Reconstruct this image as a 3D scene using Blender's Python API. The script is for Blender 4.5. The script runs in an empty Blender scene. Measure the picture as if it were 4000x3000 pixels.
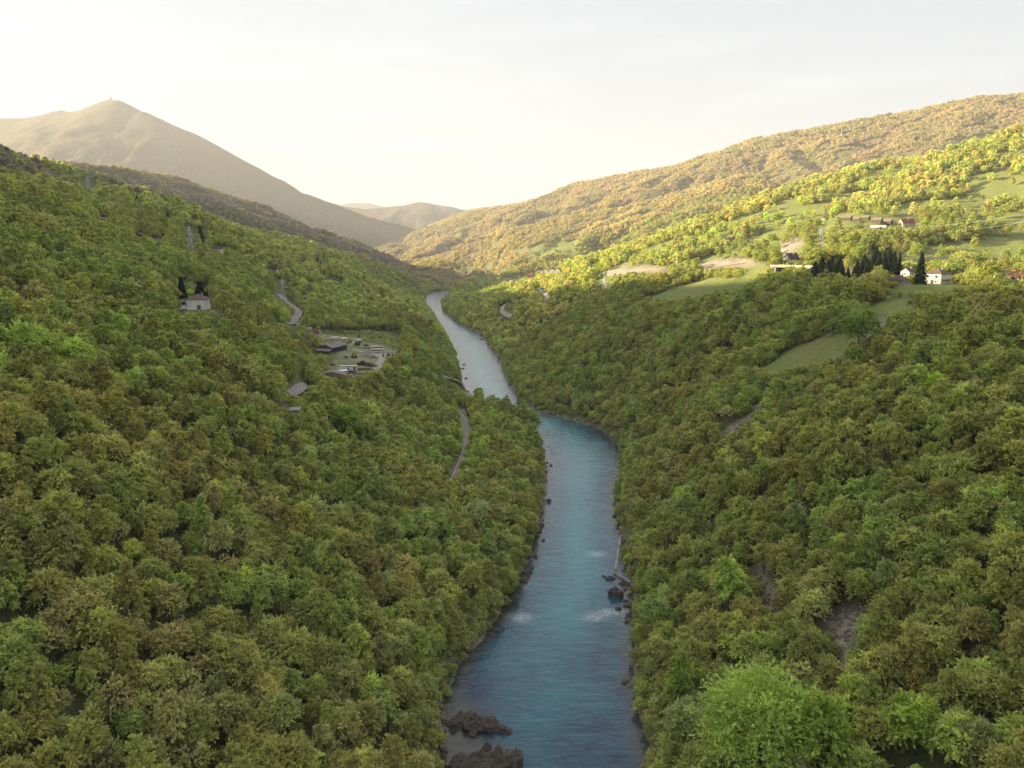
import bpy, bmesh, math, random
import numpy as np
from mathutils import Vector, Matrix, noise as mnoise

# ---------------------------------------------------------------- camera, world, sun, exposure
R = math.radians
SC = bpy.context.scene
COL = SC.collection
CAM_H = 140.0
PITCH = 9.9
FPX = 3080.0                      # focal length in pixels of a 4000 px wide picture
cam_d = bpy.data.cameras.new('camera')
cam = bpy.data.objects.new('camera', cam_d)
COL.objects.link(cam)
cam.location = (0, 0, CAM_H)
cam.rotation_euler = (R(90 - PITCH), 0, 0)
cam_d.sensor_width = 36.0
cam_d.lens = 36.0 * FPX / 4000.0
cam_d.clip_start = 1.0
cam_d.clip_end = 60000.0
SC.camera = cam

SUN_AZ = -80.0                    # degrees from +Y, negative to the left
SUN_EL = 15.0
sd = Vector((math.sin(R(SUN_AZ)) * math.cos(R(SUN_EL)), math.cos(R(SUN_AZ)) * math.cos(R(SUN_EL)), math.sin(R(SUN_EL))))
sun_d = bpy.data.lights.new('sun', 'SUN')
sun = bpy.data.objects.new('sun', sun_d)
COL.objects.link(sun)
sun_d.energy = 4.2
sun_d.angle = R(0.6)
sun_d.color = (1.0, 0.82, 0.54)
sun.rotation_euler = sd.to_track_quat('Z', 'Y').to_euler()

world = bpy.data.worlds.new('World')
SC.world = world
world.use_nodes = True
wn = world.node_tree
wn.nodes.clear()
wo = wn.nodes.new('ShaderNodeOutputWorld')
bg = wn.nodes.new('ShaderNodeBackground')
sky = wn.nodes.new('ShaderNodeTexSky')
sky.sky_type = 'NISHITA'
sky.sun_disc = False
sky.sun_elevation = R(SUN_EL)
sky.sun_rotation = R(SUN_AZ)
sky.altitude = 400
sky.air_density = 1.0
sky.dust_density = 3.0
sky.ozone_density = 1.0
# a thin even veil of high cloud takes the blue out of the sky; faint cumulus wisps low down and one upper right
veil = wn.nodes.new('ShaderNodeMix'); veil.data_type = 'RGBA'
veil.inputs['Factor'].default_value = 0.86
veil.inputs['B'].default_value = (2.32, 2.50, 2.74, 1)
wn.links.new(sky.outputs[0], veil.inputs['A'])
tc = wn.nodes.new('ShaderNodeTexCoord')
mp = wn.nodes.new('ShaderNodeMapping')
mp.inputs['Scale'].default_value = (1.6, 1.6, 9.0)
wn.links.new(tc.outputs['Generated'], mp.inputs[0])
nz = wn.nodes.new('ShaderNodeTexNoise')
nz.inputs['Scale'].default_value = 2.6; nz.inputs['Detail'].default_value = 9; nz.inputs['Roughness'].default_value = 0.6
wn.links.new(mp.outputs[0], nz.inputs['Vector'])
cr = wn.nodes.new('ShaderNodeMapRange')
cr.inputs['From Min'].default_value = 0.48; cr.inputs['From Max'].default_value = 0.72
wn.links.new(nz.outputs[0], cr.inputs['Value'])
cm = wn.nodes.new('ShaderNodeMix'); cm.data_type = 'RGBA'; cm.blend_type = 'MULTIPLY'
wn.links.new(cr.outputs[0], cm.inputs['Factor'])
wn.links.new(veil.outputs['Result'], cm.inputs['A'])
cm.inputs['B'].default_value = (1.16, 1.15, 1.13, 1)
wn.links.new(cm.outputs['Result'], bg.inputs['Color'])
bg.inputs['Strength'].default_value = 0.072
wn.links.new(bg.outputs[0], wo.inputs[0])

SC.view_settings.view_transform = 'Standard'
SC.view_settings.look = 'None'
SC.view_settings.gamma = 1
SC.view_settings.use_curve_mapping = False
SC.view_settings.exposure = 2.08
SC.cycles.max_bounces = 7
SC.cycles.diffuse_bounces = 5
SC.cycles.volume_bounces = 0
SC.cycles.use_denoising = True

RNG = np.random.RandomState(7)
random.seed(7)

# ---------------------------------------------------------------- projection helpers (pixels of the 4000 x 3000 photograph)
SP, CP = math.sin(R(PITCH)), math.cos(R(PITCH))
def ray(px, py):
    u = (np.asarray(px, float) - 2000) / FPX
    v = (1500 - np.asarray(py, float)) / FPX
    return u, CP + v * SP, -SP + v * CP
def W(px, py, D):
    a, b, c = ray(px, py)
    return (a * D, b * D, CAM_H + c * D)
def at_z(px, py, z):
    a, b, c = ray(px, py)
    D = (z - CAM_H) / c
    return a * D, b * D
def project(x, y, z):
    D = y * CP - (z - CAM_H) * SP
    D = np.where(D > 1, D, 1)
    V = (y * SP + (z - CAM_H) * CP) / D
    return 2000 + FPX * x / D, 1500 - FPX * V, D

# ---------------------------------------------------------------- numpy noise
_perm = np.random.RandomState(3).permutation(256)
_perm = np.concatenate([_perm, _perm])
_grad = np.array([(math.cos(a), math.sin(a)) for a in np.linspace(0, 2 * math.pi, 32, endpoint=False)])
def perlin(x, y):
    xi = np.floor(x).astype(int); yi = np.floor(y).astype(int)
    xf = x - xi; yf = y - yi
    xi &= 255; yi &= 255
    u = xf * xf * xf * (xf * (xf * 6 - 15) + 10); v = yf * yf * yf * (yf * (yf * 6 - 15) + 10)
    def g(ix, iy, dx, dy):
        h = _grad[_perm[_perm[ix & 255] + (iy & 255)] & 31]
        return h[..., 0] * dx + h[..., 1] * dy
    n00 = g(xi, yi, xf, yf); n10 = g(xi + 1, yi, xf - 1, yf)
    n01 = g(xi, yi + 1, xf, yf - 1); n11 = g(xi + 1, yi + 1, xf - 1, yf - 1)
    a = n00 + u * (n10 - n00); b = n01 + u * (n11 - n01)
    return (a + v * (b - a)) * 1.5
def fbm(x, y, o=4, g=0.5):
    s = 0; a = 1
    for i in range(o):
        s = s + a * perlin(x * 2 ** i + 17.3 * i, y * 2 ** i + 5.1 * i); a *= g
    return s
def sstep(a, b, x):
    t = np.clip((x - a) / (b - a), 0, 1)
    return t * t * (3 - 2 * t)

# ---------------------------------------------------------------- the river: two banks read off the photograph at water level
RB = [(2620, 3900), (2560, 3300), (2530, 3000), (2490, 2750), (2460, 2560), (2475, 2400), (2450, 2260), (2435, 2110), (2400, 2000), (2400, 1900), (2428, 1820),
      (2420, 1740), (2350, 1672), (2200, 1632), (2100, 1605), (2040, 1570), (1985, 1500), (1950, 1400), (1880, 1305), (1790, 1262), (1727, 1215), (1718, 1172), (1745, 1152), (1850, 1143)]
LB = [(1640, 3900), (1700, 3300), (1735, 3000), (1725, 2800), (1715, 2680), (1830, 2550), (1960, 2430), (2020, 2280), (2075, 2190), (2090, 2080), (2125, 1950), (2135, 1850),
      (2125, 1740), (2075, 1685), (1985, 1650), (1900, 1610), (1845, 1560), (1805, 1490), (1785, 1400), (1745, 1305), (1690, 1225), (1655, 1182), (1672, 1148), (1720, 1133), (1850, 1129)]
def smooth_line(pts, n):
    p = np.array([at_z(a, b, 0) for a, b in pts])
    t = np.concatenate([[0], np.cumsum(np.hypot(*np.diff(p, axis=0).T))])
    tt = np.linspace(0, t[-1], n)
    q = np.stack([np.interp(tt, t, p[:, 0]), np.interp(tt, t, p[:, 1])], 1)
    for _ in range(6):
        q[1:-1] = (q[:-2] + 2 * q[1:-1] + q[2:]) / 4
    return q
NB = 260
rb = smooth_line(RB, NB); lb = smooth_line(LB, NB)
# carry the banks on behind the camera and beyond the far bend
back = np.array([(0, -120.0), (-30, -350), (-90, -700), (-60, -1200)])
fwd = np.array([(-60, 2620.0), (-90, 2800), (-220, 3080), (-480, 3330), (-760, 3560)])
rb = np.concatenate([(back + (24, 0))[::-1], rb, fwd + (26, -10)]); lb = np.concatenate([(back - (28, 0))[::-1], lb, fwd + (-26, 12)])
RIVER = np.concatenate([lb, rb[::-1]])
def seg_dist(x, y, P, closed=False):
    """distance from points to polyline P, and parameter along it"""
    A = P if not closed else np.concatenate([P, P[:1]])
    best = np.full(x.shape, 1e18); bi = np.zeros(x.shape)
    for i in range(len(A) - 1):
        ax, ay = A[i][:2]; bx, by = A[i + 1][:2]
        dx, dy = bx - ax, by - ay
        L = dx * dx + dy * dy + 1e-9
        t = np.clip(((x - ax) * dx + (y - ay) * dy) / L, 0, 1)
        d = (x - ax - t * dx) ** 2 + (y - ay - t * dy) ** 2
        m = d < best
        best = np.where(m, d, best); bi = np.where(m, i + t, bi)
    return np.sqrt(best), bi
def inside(x, y, P):
    c = np.zeros(x.shape, bool)
    n = len(P)
    for i in range(n):
        x0, y0 = P[i][:2]; x1, y1 = P[(i + 1) % n][:2]
        if y0 == y1: continue
        m = ((y0 > y) != (y1 > y)) & (x < (x1 - x0) * (y - y0) / (y1 - y0) + x0)
        c ^= m
    return c
def river_dist(x, y):
    """signed distance to the water's edge, negative in the water"""
    out = np.full(x.shape, 400.0)
    m = (np.abs(x) < 900) & (y > -1300) & (y < 6800)
    xs, ys = x[m], y[m]
    d = np.full(xs.shape, 1e9)
    for P in (lb[::2], rb[::2]):
        dd, _ = seg_dist(xs, ys, P); d = np.minimum(d, dd)
    ins = inside(xs, ys, RIVER[::2])
    out[m] = np.where(ins, -d, d)
    return out

# ---------------------------------------------------------------- the terrain as one height function
CTRL = [  # (pixel x, pixel y, depth) of points on the ground of the near valley
    # left slope
    (0, 3000, 150), (0, 2500, 170), (0, 2000, 198), (0, 1700, 225), (0, 1400, 268), (0, 1100, 320), (0, 900, 400), (0, 798, 520), (0, 716, 700),
    (500, 3000, 165), (500, 2500, 190), (500, 2000, 228), (500, 1600, 285), (500, 1300, 360), (500, 1100, 450), (500, 950, 600), (430, 802, 850),
    (1000, 3000, 185), (1000, 2500, 220), (1000, 2000, 280), (1000, 1700, 322), (1000, 1500, 365), (1000, 1350, 450), (1000, 1200, 620), (980, 1080, 880), (980, 934, 1300),
    (770, 1205, 415), (250, 790, 880), (120, 758, 800), (600, 824, 920), (753, 846, 1020), (745, 985, 800), (1105, 1175, 950),
    (1300, 2500, 238), (1300, 2000, 318), (1300, 1750, 390), (1300, 1600, 470),
    (1500, 2000, 345), (1550, 1750, 420), (1650, 1600, 540), (1600, 1500, 610), (1700, 1420, 690), (1560, 1330, 820), (1640, 1250, 1000),
    (1220, 1310, 750), (1290, 1450, 540), (1370, 1345, 720), (1370, 1440, 545), (1470, 1375, 690), (1420, 1400, 640), (1250, 1460, 540), (1500, 1420, 620),
    (1150, 1230, 830), (1320, 1230, 980), (1300, 1150, 1150), (1450, 1180, 1250), (1560, 1180, 1450), (1300, 1010, 1700), (1450, 1065, 1950), (1600, 1100, 2100), (1685, 1140, 2250),
    # right slope and plateau
    (4000, 3000, 152), (4000, 2500, 182), (4000, 2000, 222), (4000, 1700, 252), (4000, 1400, 300), (4000, 1200, 355), (4000, 1120, 420),
    (3400, 3000, 172), (3400, 2500, 208), (3400, 2000, 262), (3400, 1700, 300), (3400, 1450, 350), (3400, 1250, 400), (3450, 1150, 440),
    (3000, 3000, 186), (3000, 2500, 236), (3000, 2000, 300), (3000, 1700, 350), (3000, 1450, 420), (3150, 1400, 400), (3000, 1250, 520), (3100, 1150, 540), (3100, 1065, 640),
    (2700, 2500, 270), (2700, 2000, 345), (2700, 1700, 420), (2700, 1450, 530), (2700, 1250, 680), (2700, 1130, 800), (2850, 1060, 860),
    (2500, 1500, 570), (2400, 1350, 730), (2300, 1250, 900), (2500, 1180, 850), (2500, 1075, 1020), (2200, 1140, 1250), (2050, 1180, 1350), (1900, 1180, 1600), (2250, 1060, 1800),
    (3660, 1108, 450), (3990, 1110, 430), (3510, 1100, 460), (3300, 1080, 560),
    (3540, 885, 760), (3300, 870, 780), (3095, 1025, 650), (3600, 1030, 620), (3850, 1010, 640), (3900, 880, 800), (3200, 965, 760), (2750, 980, 1150), (2650, 1020, 1080),
    (2000, 1100, 2250), (2150, 1075, 2250), (1850, 1095, 2300), (1760, 1120, 2450), (1700, 1100, 2600),
]
XYZ = [  # ground points outside the picture
    (-190, 40, 95), (-400, 100, 190), (-600, 300, 270), (-600, 550, 255), (-250, -300, 120), (-600, -500, 280), (-900, 200, 380),
    (190, 40, 100), (330, 100, 130), (450, 250, 130), (600, 500, 150), (260, -300, 100), (600, -500, 180), (800, 300, 170), (900, 700, 200), (900, 1100, 240),
    (-900, 900, 215), (-900, 1600, 150), (-900, 2500, 60), (-500, 3500, 30), (0, 3600, 30), (600, 3000, 60), (900, 2000, 150), (-1500, 2500, 80), (1500, 2500, 150),
    (-6000, 0, 200), (-6000, 6000, 100), (-6000, 15000, 100), (0, 15000, 60), (6000, 15000, 100), (6000, 6000, 100), (6000, 0, 200), (0, -3000, 80), (-5000, -3000, 200), (5000, -3000, 200),
    (-300, 6000, 20), (-2000, 5000, 80), (1500, 5500, 80),
]
pts = [W(*c) for c in CTRL] + list(XYZ)
for P, s in ((lb, -1), (rb, 1)):
    t = np.concatenate([[0], np.cumsum(np.hypot(*np.diff(P, axis=0).T))])
    for q in np.arange(0, t[-1], 60):
        i = min(np.searchsorted(t, q), len(P) - 2)
        dx, dy = P[i + 1] - P[i]; L = math.hypot(dx, dy)
        pts.append((P[i][0], P[i][1], 1.0))
pts = np.array(pts)
keep = []
for i, p in enumerate(pts):
    if all(math.hypot(p[0] - pts[j][0], p[1] - pts[j][1]) > 9 for j in keep): keep.append(i)
pts = pts[keep]
SCL = 1000.0
def _k(r2): return 0.5 * r2 * np.log(r2 + 1e-12)
def solve_tps(P, lam):
    n = len(P); X = P[:, :2] / SCL
    K = _k(((X[:, None] - X[None]) ** 2).sum(-1)) + lam * np.eye(n)
    Q = np.concatenate([np.ones((n, 1)), X], 1)
    A = np.block([[K, Q], [Q.T, np.zeros((3, 3))]])
    return np.linalg.solve(A, np.concatenate([P[:, 2], np.zeros(3)]))
TW = solve_tps(pts, 1e-4)
def tps(x, y):
    X = pts[:, :2] / SCL; out = np.empty(x.size); xf = x.ravel() / SCL; yf = y.ravel() / SCL
    for s in range(0, x.size, 20000):
        a, b = xf[s:s + 20000], yf[s:s + 20000]
        r2 = (a[:, None] - X[:, 0]) ** 2 + (b[:, None] - X[:, 1]) ** 2
        out[s:s + 20000] = _k(r2) @ TW[:-3] + TW[-3] + TW[-2] * a + TW[-1] * b
    return out.reshape(x.shape)

def crest(lst, D0, D1, extra0=(), extra1=()):
    n = len(lst); o = list(extra0)
    for i, c in enumerate(lst):
        D = c[2] if len(c) > 2 else D0 + (D1 - D0) * i / (n - 1)
        o.append(W(c[0], c[1], D))
    return np.array(o + list(extra1))
RIDGES = [
    ('near_left_hill', crest([(0, 618, 1400), (150, 646, 1450), (301, 684, 1520), (422, 736, 1600), (542, 752, 1680), (603, 788, 1720), (760, 860, 1800)], 0, 0,
        extra0=[(-1300, -900, 445), (-1150, -300, 470), (-1060, 250, 470), (-1000, 700, 455), (-980, 1050, 415)]), 0.60, 40, 0.10),
    ('wooded_ridge', crest([(259, 645), (452, 662), (494, 675), (663, 698), (814, 752), (934, 788), (994, 824), (1193, 890), (1300, 925), (1447, 990), (1560, 1040), (1640, 1062)], 2150, 2950,
        extra0=[(-2600, 1500, 420), (-1800, 1900, 380)]), 0.50, 40, 0.14),
    ('mountain', crest([(0, 463), (115, 460), (241, 430), (265, 439), (338, 427), (392, 402), (434, 388), (458, 391), (476, 411), (560, 436), (603, 457), (723, 508), (844, 583), (934, 625),
        (1000, 668), (1067, 730), (1121, 741), (1193, 756), (1302, 796), (1447, 850), (1591, 886), (1645, 908)], 6200, 5000, extra0=[(-8500, 6500, 1000), (-6000, 6200, 1150)]), 0.55, 30, 0.17),
    ('far_hill', crest([(1250, 840), (1330, 806), (1430, 817), (1573, 803), (1645, 790), (1736, 805), (1826, 823), (1917, 816), (2050, 820), (2200, 840)], 8600, 8200), 0.45, 150, 0.2),
    ('distant_peak', crest([(1200, 830), (1330, 797), (1375, 790), (1440, 791), (1475, 799), (1490, 812), (1700, 840), (1880, 808), (1930, 806), (2000, 814)], 14000, 14000), 0.6, 60, 0.2),
    ('long_ridge', crest([(1480, 990, 5600), (1627, 922, 5300), (1736, 868, 5000), (1862, 823, 4700), (1989, 808, 4450), (2134, 780, 4250), (2278, 716, 4050), (2477, 680, 3850), (2676, 649, 3600), (2785, 608, 3500),
        (2984, 544, 3300), (3255, 494, 3200), (3544, 445, 3100), (3797, 391, 3000), (4000, 373, 2950), (4500, 330, 2900), (5400, 300, 2900)], 0, 0, extra1=[(4500, 2000, 900), (6000, 500, 800)]), 0.43, 50, 0.20),
    ('golden_spur', crest([(1590, 1072), (1680, 1035), (1790, 985), (1890, 930), (2100, 880), (2350, 835), (2650, 770), (2900, 690)], 3600, 2500), 0.40, 40, 0.20),
    ('sunlit_hill', crest([(2200, 1075, 1900), (2350, 1018, 1750), (2586, 960, 1550), (2820, 922, 1350), (2930, 876, 1300), (3074, 788, 1280), (3255, 706, 1250), (3436, 661, 1230), (3617, 634, 1200), (3797, 598, 1180),
        (4000, 525, 1150)], 0, 0, extra1=[(1100, 950, 380), (1500, 600, 420), (2200, 0, 430), (2600, -800, 400)]), 0.40, 30, 0.16),
]
def ridge_h(x, y, P, s, rnd, namp):
    best = np.full(x.shape, -1e9)
    wx = x + 90 * fbm(x / 700, y / 700, 2); wy = y + 90 * fbm(x / 700 + 9, y / 700 + 4, 2)
    for i in range(len(P) - 1):
        a, b = P[i], P[i + 1]
        dx, dy = b[0] - a[0], b[1] - a[1]; L = dx * dx + dy * dy + 1e-9
        t = np.clip(((x - a[0]) * dx + (y - a[1]) * dy) / L, 0, 1)
        d = np.hypot(x - a[0] - t * dx, y - a[1] - t * dy)
        best = np.maximum(best, a[2] + t * (b[2] - a[2]) - s * (np.sqrt(d * d + rnd * rnd) - rnd))
    d2, _ = seg_dist(x, y, P)
    g = 1 - np.abs(fbm(wx / 420, wy / 420, 4, 0.5))            # spurs and gullies grow away from the crest
    return best + (g - 0.86) * namp * np.minimum(d2, 700) * sstep(20, 400, d2)
def height(x, y, full=False):
    base = tps(x, y)
    base = base + 3.0 * fbm(x / 70, y / 70, 3) * sstep(20, 120, river_cached(x, y))
    hs = [base] + [ridge_h(x, y, P, s, r, na) for _, P, s, r, na in RIDGES]
    k = 14.0
    H = np.stack(hs); m = H.max(0)
    z = m + k * np.log(np.exp(np.clip((H - m) / k, -30, 0)).sum(0))
    # keep the near valley as surveyed: the soft maximum may not lift it
    rd = river_cached(x, y)
    z = np.where(rd < 60, base + (z - base) * sstep(20, 60, rd), z)
    rd = rd + 1.5 * fbm(x / 6.5, y / 6.5, 3) * (np.abs(rd) < 14)          # a ragged water's edge
    bank = 0.6 + np.maximum(rd, 0) * 0.55
    z = np.where(rd < 40, np.maximum(z, np.minimum(bank, 3 + rd * .2)), z)
    z = np.where(rd < 200, np.minimum(z, 1.0 + np.maximum(rd, 0) * 1.3), z)
    z = np.where(rd < 3, -3.2 + 3.8 * sstep(-7, 3, rd), z)
    return (z, H.argmax(0)) if full else z
_rc = {}
def river_cached(x, y):
    key = (x.shape, float(x.ravel()[0]), float(y.ravel()[-1]), float(x.sum()))
    if key not in _rc:
        _rc.clear(); _rc[key] = river_dist(x, y)
    return _rc[key]

def axis(lim, s0, g):
    o = [0.0]
    while o[-1] < lim: o.append(o[-1] + max(s0, g * o[-1]))
    return np.array(o)
ax = axis(11000, 2.6, 0.014); GX = np.concatenate([-ax[:0:-1], ax])
ay = axis(17000, 2.8, 0.0085); by = axis(1500, 14, 0.08); GY = np.concatenate([-by[:0:-1], ay])
MX, MY = np.meshgrid(GX, GY)
MZ, MID = height(MX, MY, True)
z_p = 1.3 * fbm(MX / 17, MY / 26, 3) + 0.7 * perlin(MX / 60, MZ / 3.2)      # old terraces and humps on the pastures
MZ = MZ + z_p * ((MID == 8) | ((MID == 0) & (MX > 100) & (MY > 470) & (MZ > 112)))
# terraces: the works yard and the houses stand on levelled ground
def level(cx, cy, r, z, soft=14):
    global MZ
    d = np.hypot(MX - cx, MY - cy)
    w = 1 - sstep(r, r + soft, d)
    MZ = MZ * (1 - w) + z * w
def gz(x, y):
    """height of the finished ground"""
    x = np.asarray(x, float); y = np.asarray(y, float)
    i = np.clip(np.searchsorted(GX, x) - 1, 0, len(GX) - 2); j = np.clip(np.searchsorted(GY, y) - 1, 0, len(GY) - 2)
    tx = np.clip((x - GX[i]) / (GX[i + 1] - GX[i]), 0, 1); ty = np.clip((y - GY[j]) / (GY[j + 1] - GY[j]), 0, 1)
    return (MZ[j, i] * (1 - tx) + MZ[j, i + 1] * tx) * (1 - ty) + (MZ[j + 1, i] * (1 - tx) + MZ[j + 1, i + 1] * tx) * ty
def at(px, py, dmin=60, dmax=9000):
    """where the line of sight through a pixel meets the ground"""
    a, b, c = ray(px, py)
    D = np.geomspace(dmin, dmax, 2500)
    x, y, z = a * D, b * D, CAM_H + c * D
    below = z < gz(x, y)
    k = int(np.argmax(below)) if below.any() else len(D) - 1
    return Vector((float(x[k]), float(y[k]), float(gz(x[k], y[k]))))
def atD(px, D):
    """ground point in the column px at depth D"""
    x = (px - 2000) / FPX * D
    y = D / CP
    for _ in range(6):
        z = float(gz(x, y)); y = (D + (z - CAM_H) * SP) / CP
    return Vector((x, y, float(gz(x, y))))

# ---------------------------------------------------------------- materials
def nodes(name):
    m = bpy.data.materials.new(name); m.use_nodes = True
    nt = m.node_tree; nt.nodes.clear()
    o = nt.nodes.new('ShaderNodeOutputMaterial')
    return m, nt, o
def N(nt, t, **k):
    n = nt.nodes.new(t)
    for a, b in k.items():
        if a.startswith('i_'): n.inputs[a[2:].replace('_', ' ')].default_value = b
        else: setattr(n, a, b)
    return n
def mix(nt, a, b, f, mode='MIX'):
    n = nt.nodes.new('ShaderNodeMix'); n.data_type = 'RGBA'; n.blend_type = mode
    for s, v in (('A', a), ('B', b), ('Factor', f)):
        if hasattr(v, 'is_output'): nt.links.new(v, n.inputs[s])
        elif s == 'Factor': n.inputs[s].default_value = v
        else: n.inputs[s].default_value = (*v, 1)
    return n.outputs['Result']
def noise(nt, scale, detail=4, rough=0.55, src=None, lo=0.35, hi=0.65):
    n = nt.nodes.new('ShaderNodeTexNoise'); n.inputs['Scale'].default_value = scale
    n.inputs['Detail'].default_value = detail; n.inputs['Roughness'].default_value = rough
    if src is None:
        g = nt.nodes.new('ShaderNodeNewGeometry'); src = g.outputs['Position']
    nt.links.new(src, n.inputs['Vector'])
    r = nt.nodes.new('ShaderNodeMapRange'); r.inputs['From Min'].default_value = lo; r.inputs['From Max'].default_value = hi
    nt.links.new(n.outputs[0], r.inputs['Value'])
    return r.outputs[0]
def simple(name, col, rough=0.8, var=0.25, scale=0.6, dirt=(0.12, 0.10, 0.07), dirtf=0.35, metal=0.0, bump=0.0):
    """a painted or mineral surface with blotchy weathering"""
    m, nt, o = nodes(name)
    tc = nt.nodes.new('ShaderNodeTexCoord').outputs['Object']
    f = noise(nt, scale, 5, 0.6, tc)
    c = mix(nt, col, tuple(max(0, v * (1 - var)) for v in col), f)
    f2 = noise(nt, scale * 0.37, 6, 0.7, tc, 0.5, 0.75)
    mm = nt.nodes.new('ShaderNodeMath'); mm.operation = 'MULTIPLY'; mm.inputs[1].default_value = dirtf
    nt.links.new(f2, mm.inputs[0])
    c = mix(nt, c, dirt, mm.outputs[0])
    p = nt.nodes.new('ShaderNodeBsdfPrincipled')
    nt.links.new(c, p.inputs['Base Color']); p.inputs['Roughness'].default_value = rough; p.inputs['Metallic'].default_value = metal
    if bump:
        b = nt.nodes.new('ShaderNodeBump'); b.inputs['Strength'].default_value = bump; b.inputs['Distance'].default_value = 0.1
        nt.links.new(noise(nt, scale * 4, 4, 0.6, tc), b.inputs['Height']); nt.links.new(b.outputs[0], p.inputs['Normal'])
    nt.links.new(p.outputs[0], o.inputs[0])
    return m

def terrain_material():
    m, nt, o = nodes('ground_cover')
    at_ = nt.nodes.new('ShaderNodeAttribute'); at_.attribute_name = 'cover'     # r meadow, g bare stone and soil, b distant woodland
    sep = nt.nodes.new('ShaderNodeSeparateColor'); nt.links.new(at_.outputs['Color'], sep.inputs[0])
    soil = mix(nt, (0.19, 0.165, 0.085), (0.15, 0.18, 0.06), noise(nt, 0.12, 6, 0.65))
    grass = mix(nt, (0.25, 0.29, 0.075), (0.32, 0.30, 0.11), noise(nt, 0.018, 7, 0.65))
    grass = mix(nt, grass, (0.17, 0.215, 0.06), noise(nt, 0.35, 5, 0.7))
    rock = mix(nt, (0.46, 0.39, 0.31), (0.30, 0.25, 0.18), noise(nt, 0.35, 8, 0.7))
    rock = mix(nt, rock, (0.56, 0.51, 0.44), noise(nt, 1.3, 5, 0.7, None, 0.55, 0.7))
    wood = mix(nt, (0.20, 0.14, 0.085), (0.15, 0.145, 0.065), noise(nt, 0.004, 8, 0.62))
    wood = mix(nt, wood, (0.10, 0.08, 0.05), noise(nt, 0.045, 6, 0.75, None, 0.42, 0.66))
    c = mix(nt, soil, wood, sep.outputs['Blue'])
    c = mix(nt, c, grass, sep.outputs['Red'])
    c = mix(nt, c, rock, sep.outputs['Green'])
    p = nt.nodes.new('ShaderNodeBsdfPrincipled'); p.inputs['Roughness'].default_value = 0.95
    p.inputs['Specular IOR Level'].default_value = 0.15
    nt.links.new(c, p.inputs['Base Color'])
    b = nt.nodes.new('ShaderNodeBump'); b.inputs['Strength'].default_value = 0.9; b.inputs['Distance'].default_value = 9.0
    nt.links.new(noise(nt, 0.05, 8, 0.7, None, 0.2, 0.8), b.inputs['Height'])
    b2 = nt.nodes.new('ShaderNodeBump'); b2.inputs['Strength'].default_value = 0.8; b2.inputs['Distance'].default_value = 1.0
    nt.links.new(noise(nt, 0.9, 6, 0.7, None, 0.2, 0.8), b2.inputs['Height']); 
    vm = nt.nodes.new('ShaderNodeMix'); vm.data_type = 'VECTOR'
    nt.links.new(sep.outputs['Blue'], vm.inputs['Factor'])
    nt.links.new(b2.outputs[0], vm.inputs['A']); nt.links.new(b.outputs[0], vm.inputs['B'])
    nt.links.new(vm.outputs['Result'], p.inputs['Normal'])
    nt.links.new(p.outputs[0], o.inputs[0])
    return m
M_TERRAIN = terrain_material()

# ---------------------------------------------------------------- object helpers
def tag(o, label=None, cat=None, group=None, kind=None):
    if label: o['label'] = label
    if cat: o['category'] = cat
    if group: o['group'] = group
    if kind: o['kind'] = kind
    return o
def link(name, me, parent=None, loc=None, rz=None):
    o = bpy.data.objects.new(name, me); COL.objects.link(o)
    if parent is not None: o.parent = parent
    if loc is not None: o.location = loc
    if rz is not None: o.rotation_euler = (0, 0, rz)
    return o
def mesh_np(name, V, F, mat=None, smooth=False, nv=4):
    me = bpy.data.meshes.new(name)
    V = np.asarray(V, np.float32); F = np.asarray(F, np.int32)
    me.vertices.add(len(V)); me.vertices.foreach_set('co', V.ravel())
    me.loops.add(F.size); me.loops.foreach_set('vertex_index', F.ravel())
    me.polygons.add(len(F)); me.polygons.foreach_set('loop_start', np.arange(0, F.size, F.shape[1], dtype=np.int32))
    me.update(calc_edges=True)
    if mat: me.materials.append(mat)
    me.polygons.foreach_set('use_smooth', np.full(len(F), smooth))
    return me

# ---------------------------------------------------------------- levelled sites and ground cover
SITES = []
def site(px, py, D, r, dz=0.0, soft=14):
    p = W(px, py, D); level(p[0], p[1], r, p[2] + dz, soft)
YZ = 54.0
for (px, D, r) in ((1250, 745, 22), (1330, 735, 30), (1400, 720, 30), (1480, 690, 26), (1370, 655, 34), (1430, 640, 28), (1470, 620, 22), (1320, 600, 26), (1370, 555, 24), (1290, 535, 22)):
    q = ((px - 2000) / FPX * D, D * 1.0); 
    level(q[0], D - 14, r, YZ, 12)
site(3660, 1108, 450, 16); site(770, 1208, 415, 11); site(3540, 888, 760, 14); site(3095, 1026, 650, 10)
site(3520, 1104, 462, 12)

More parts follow.
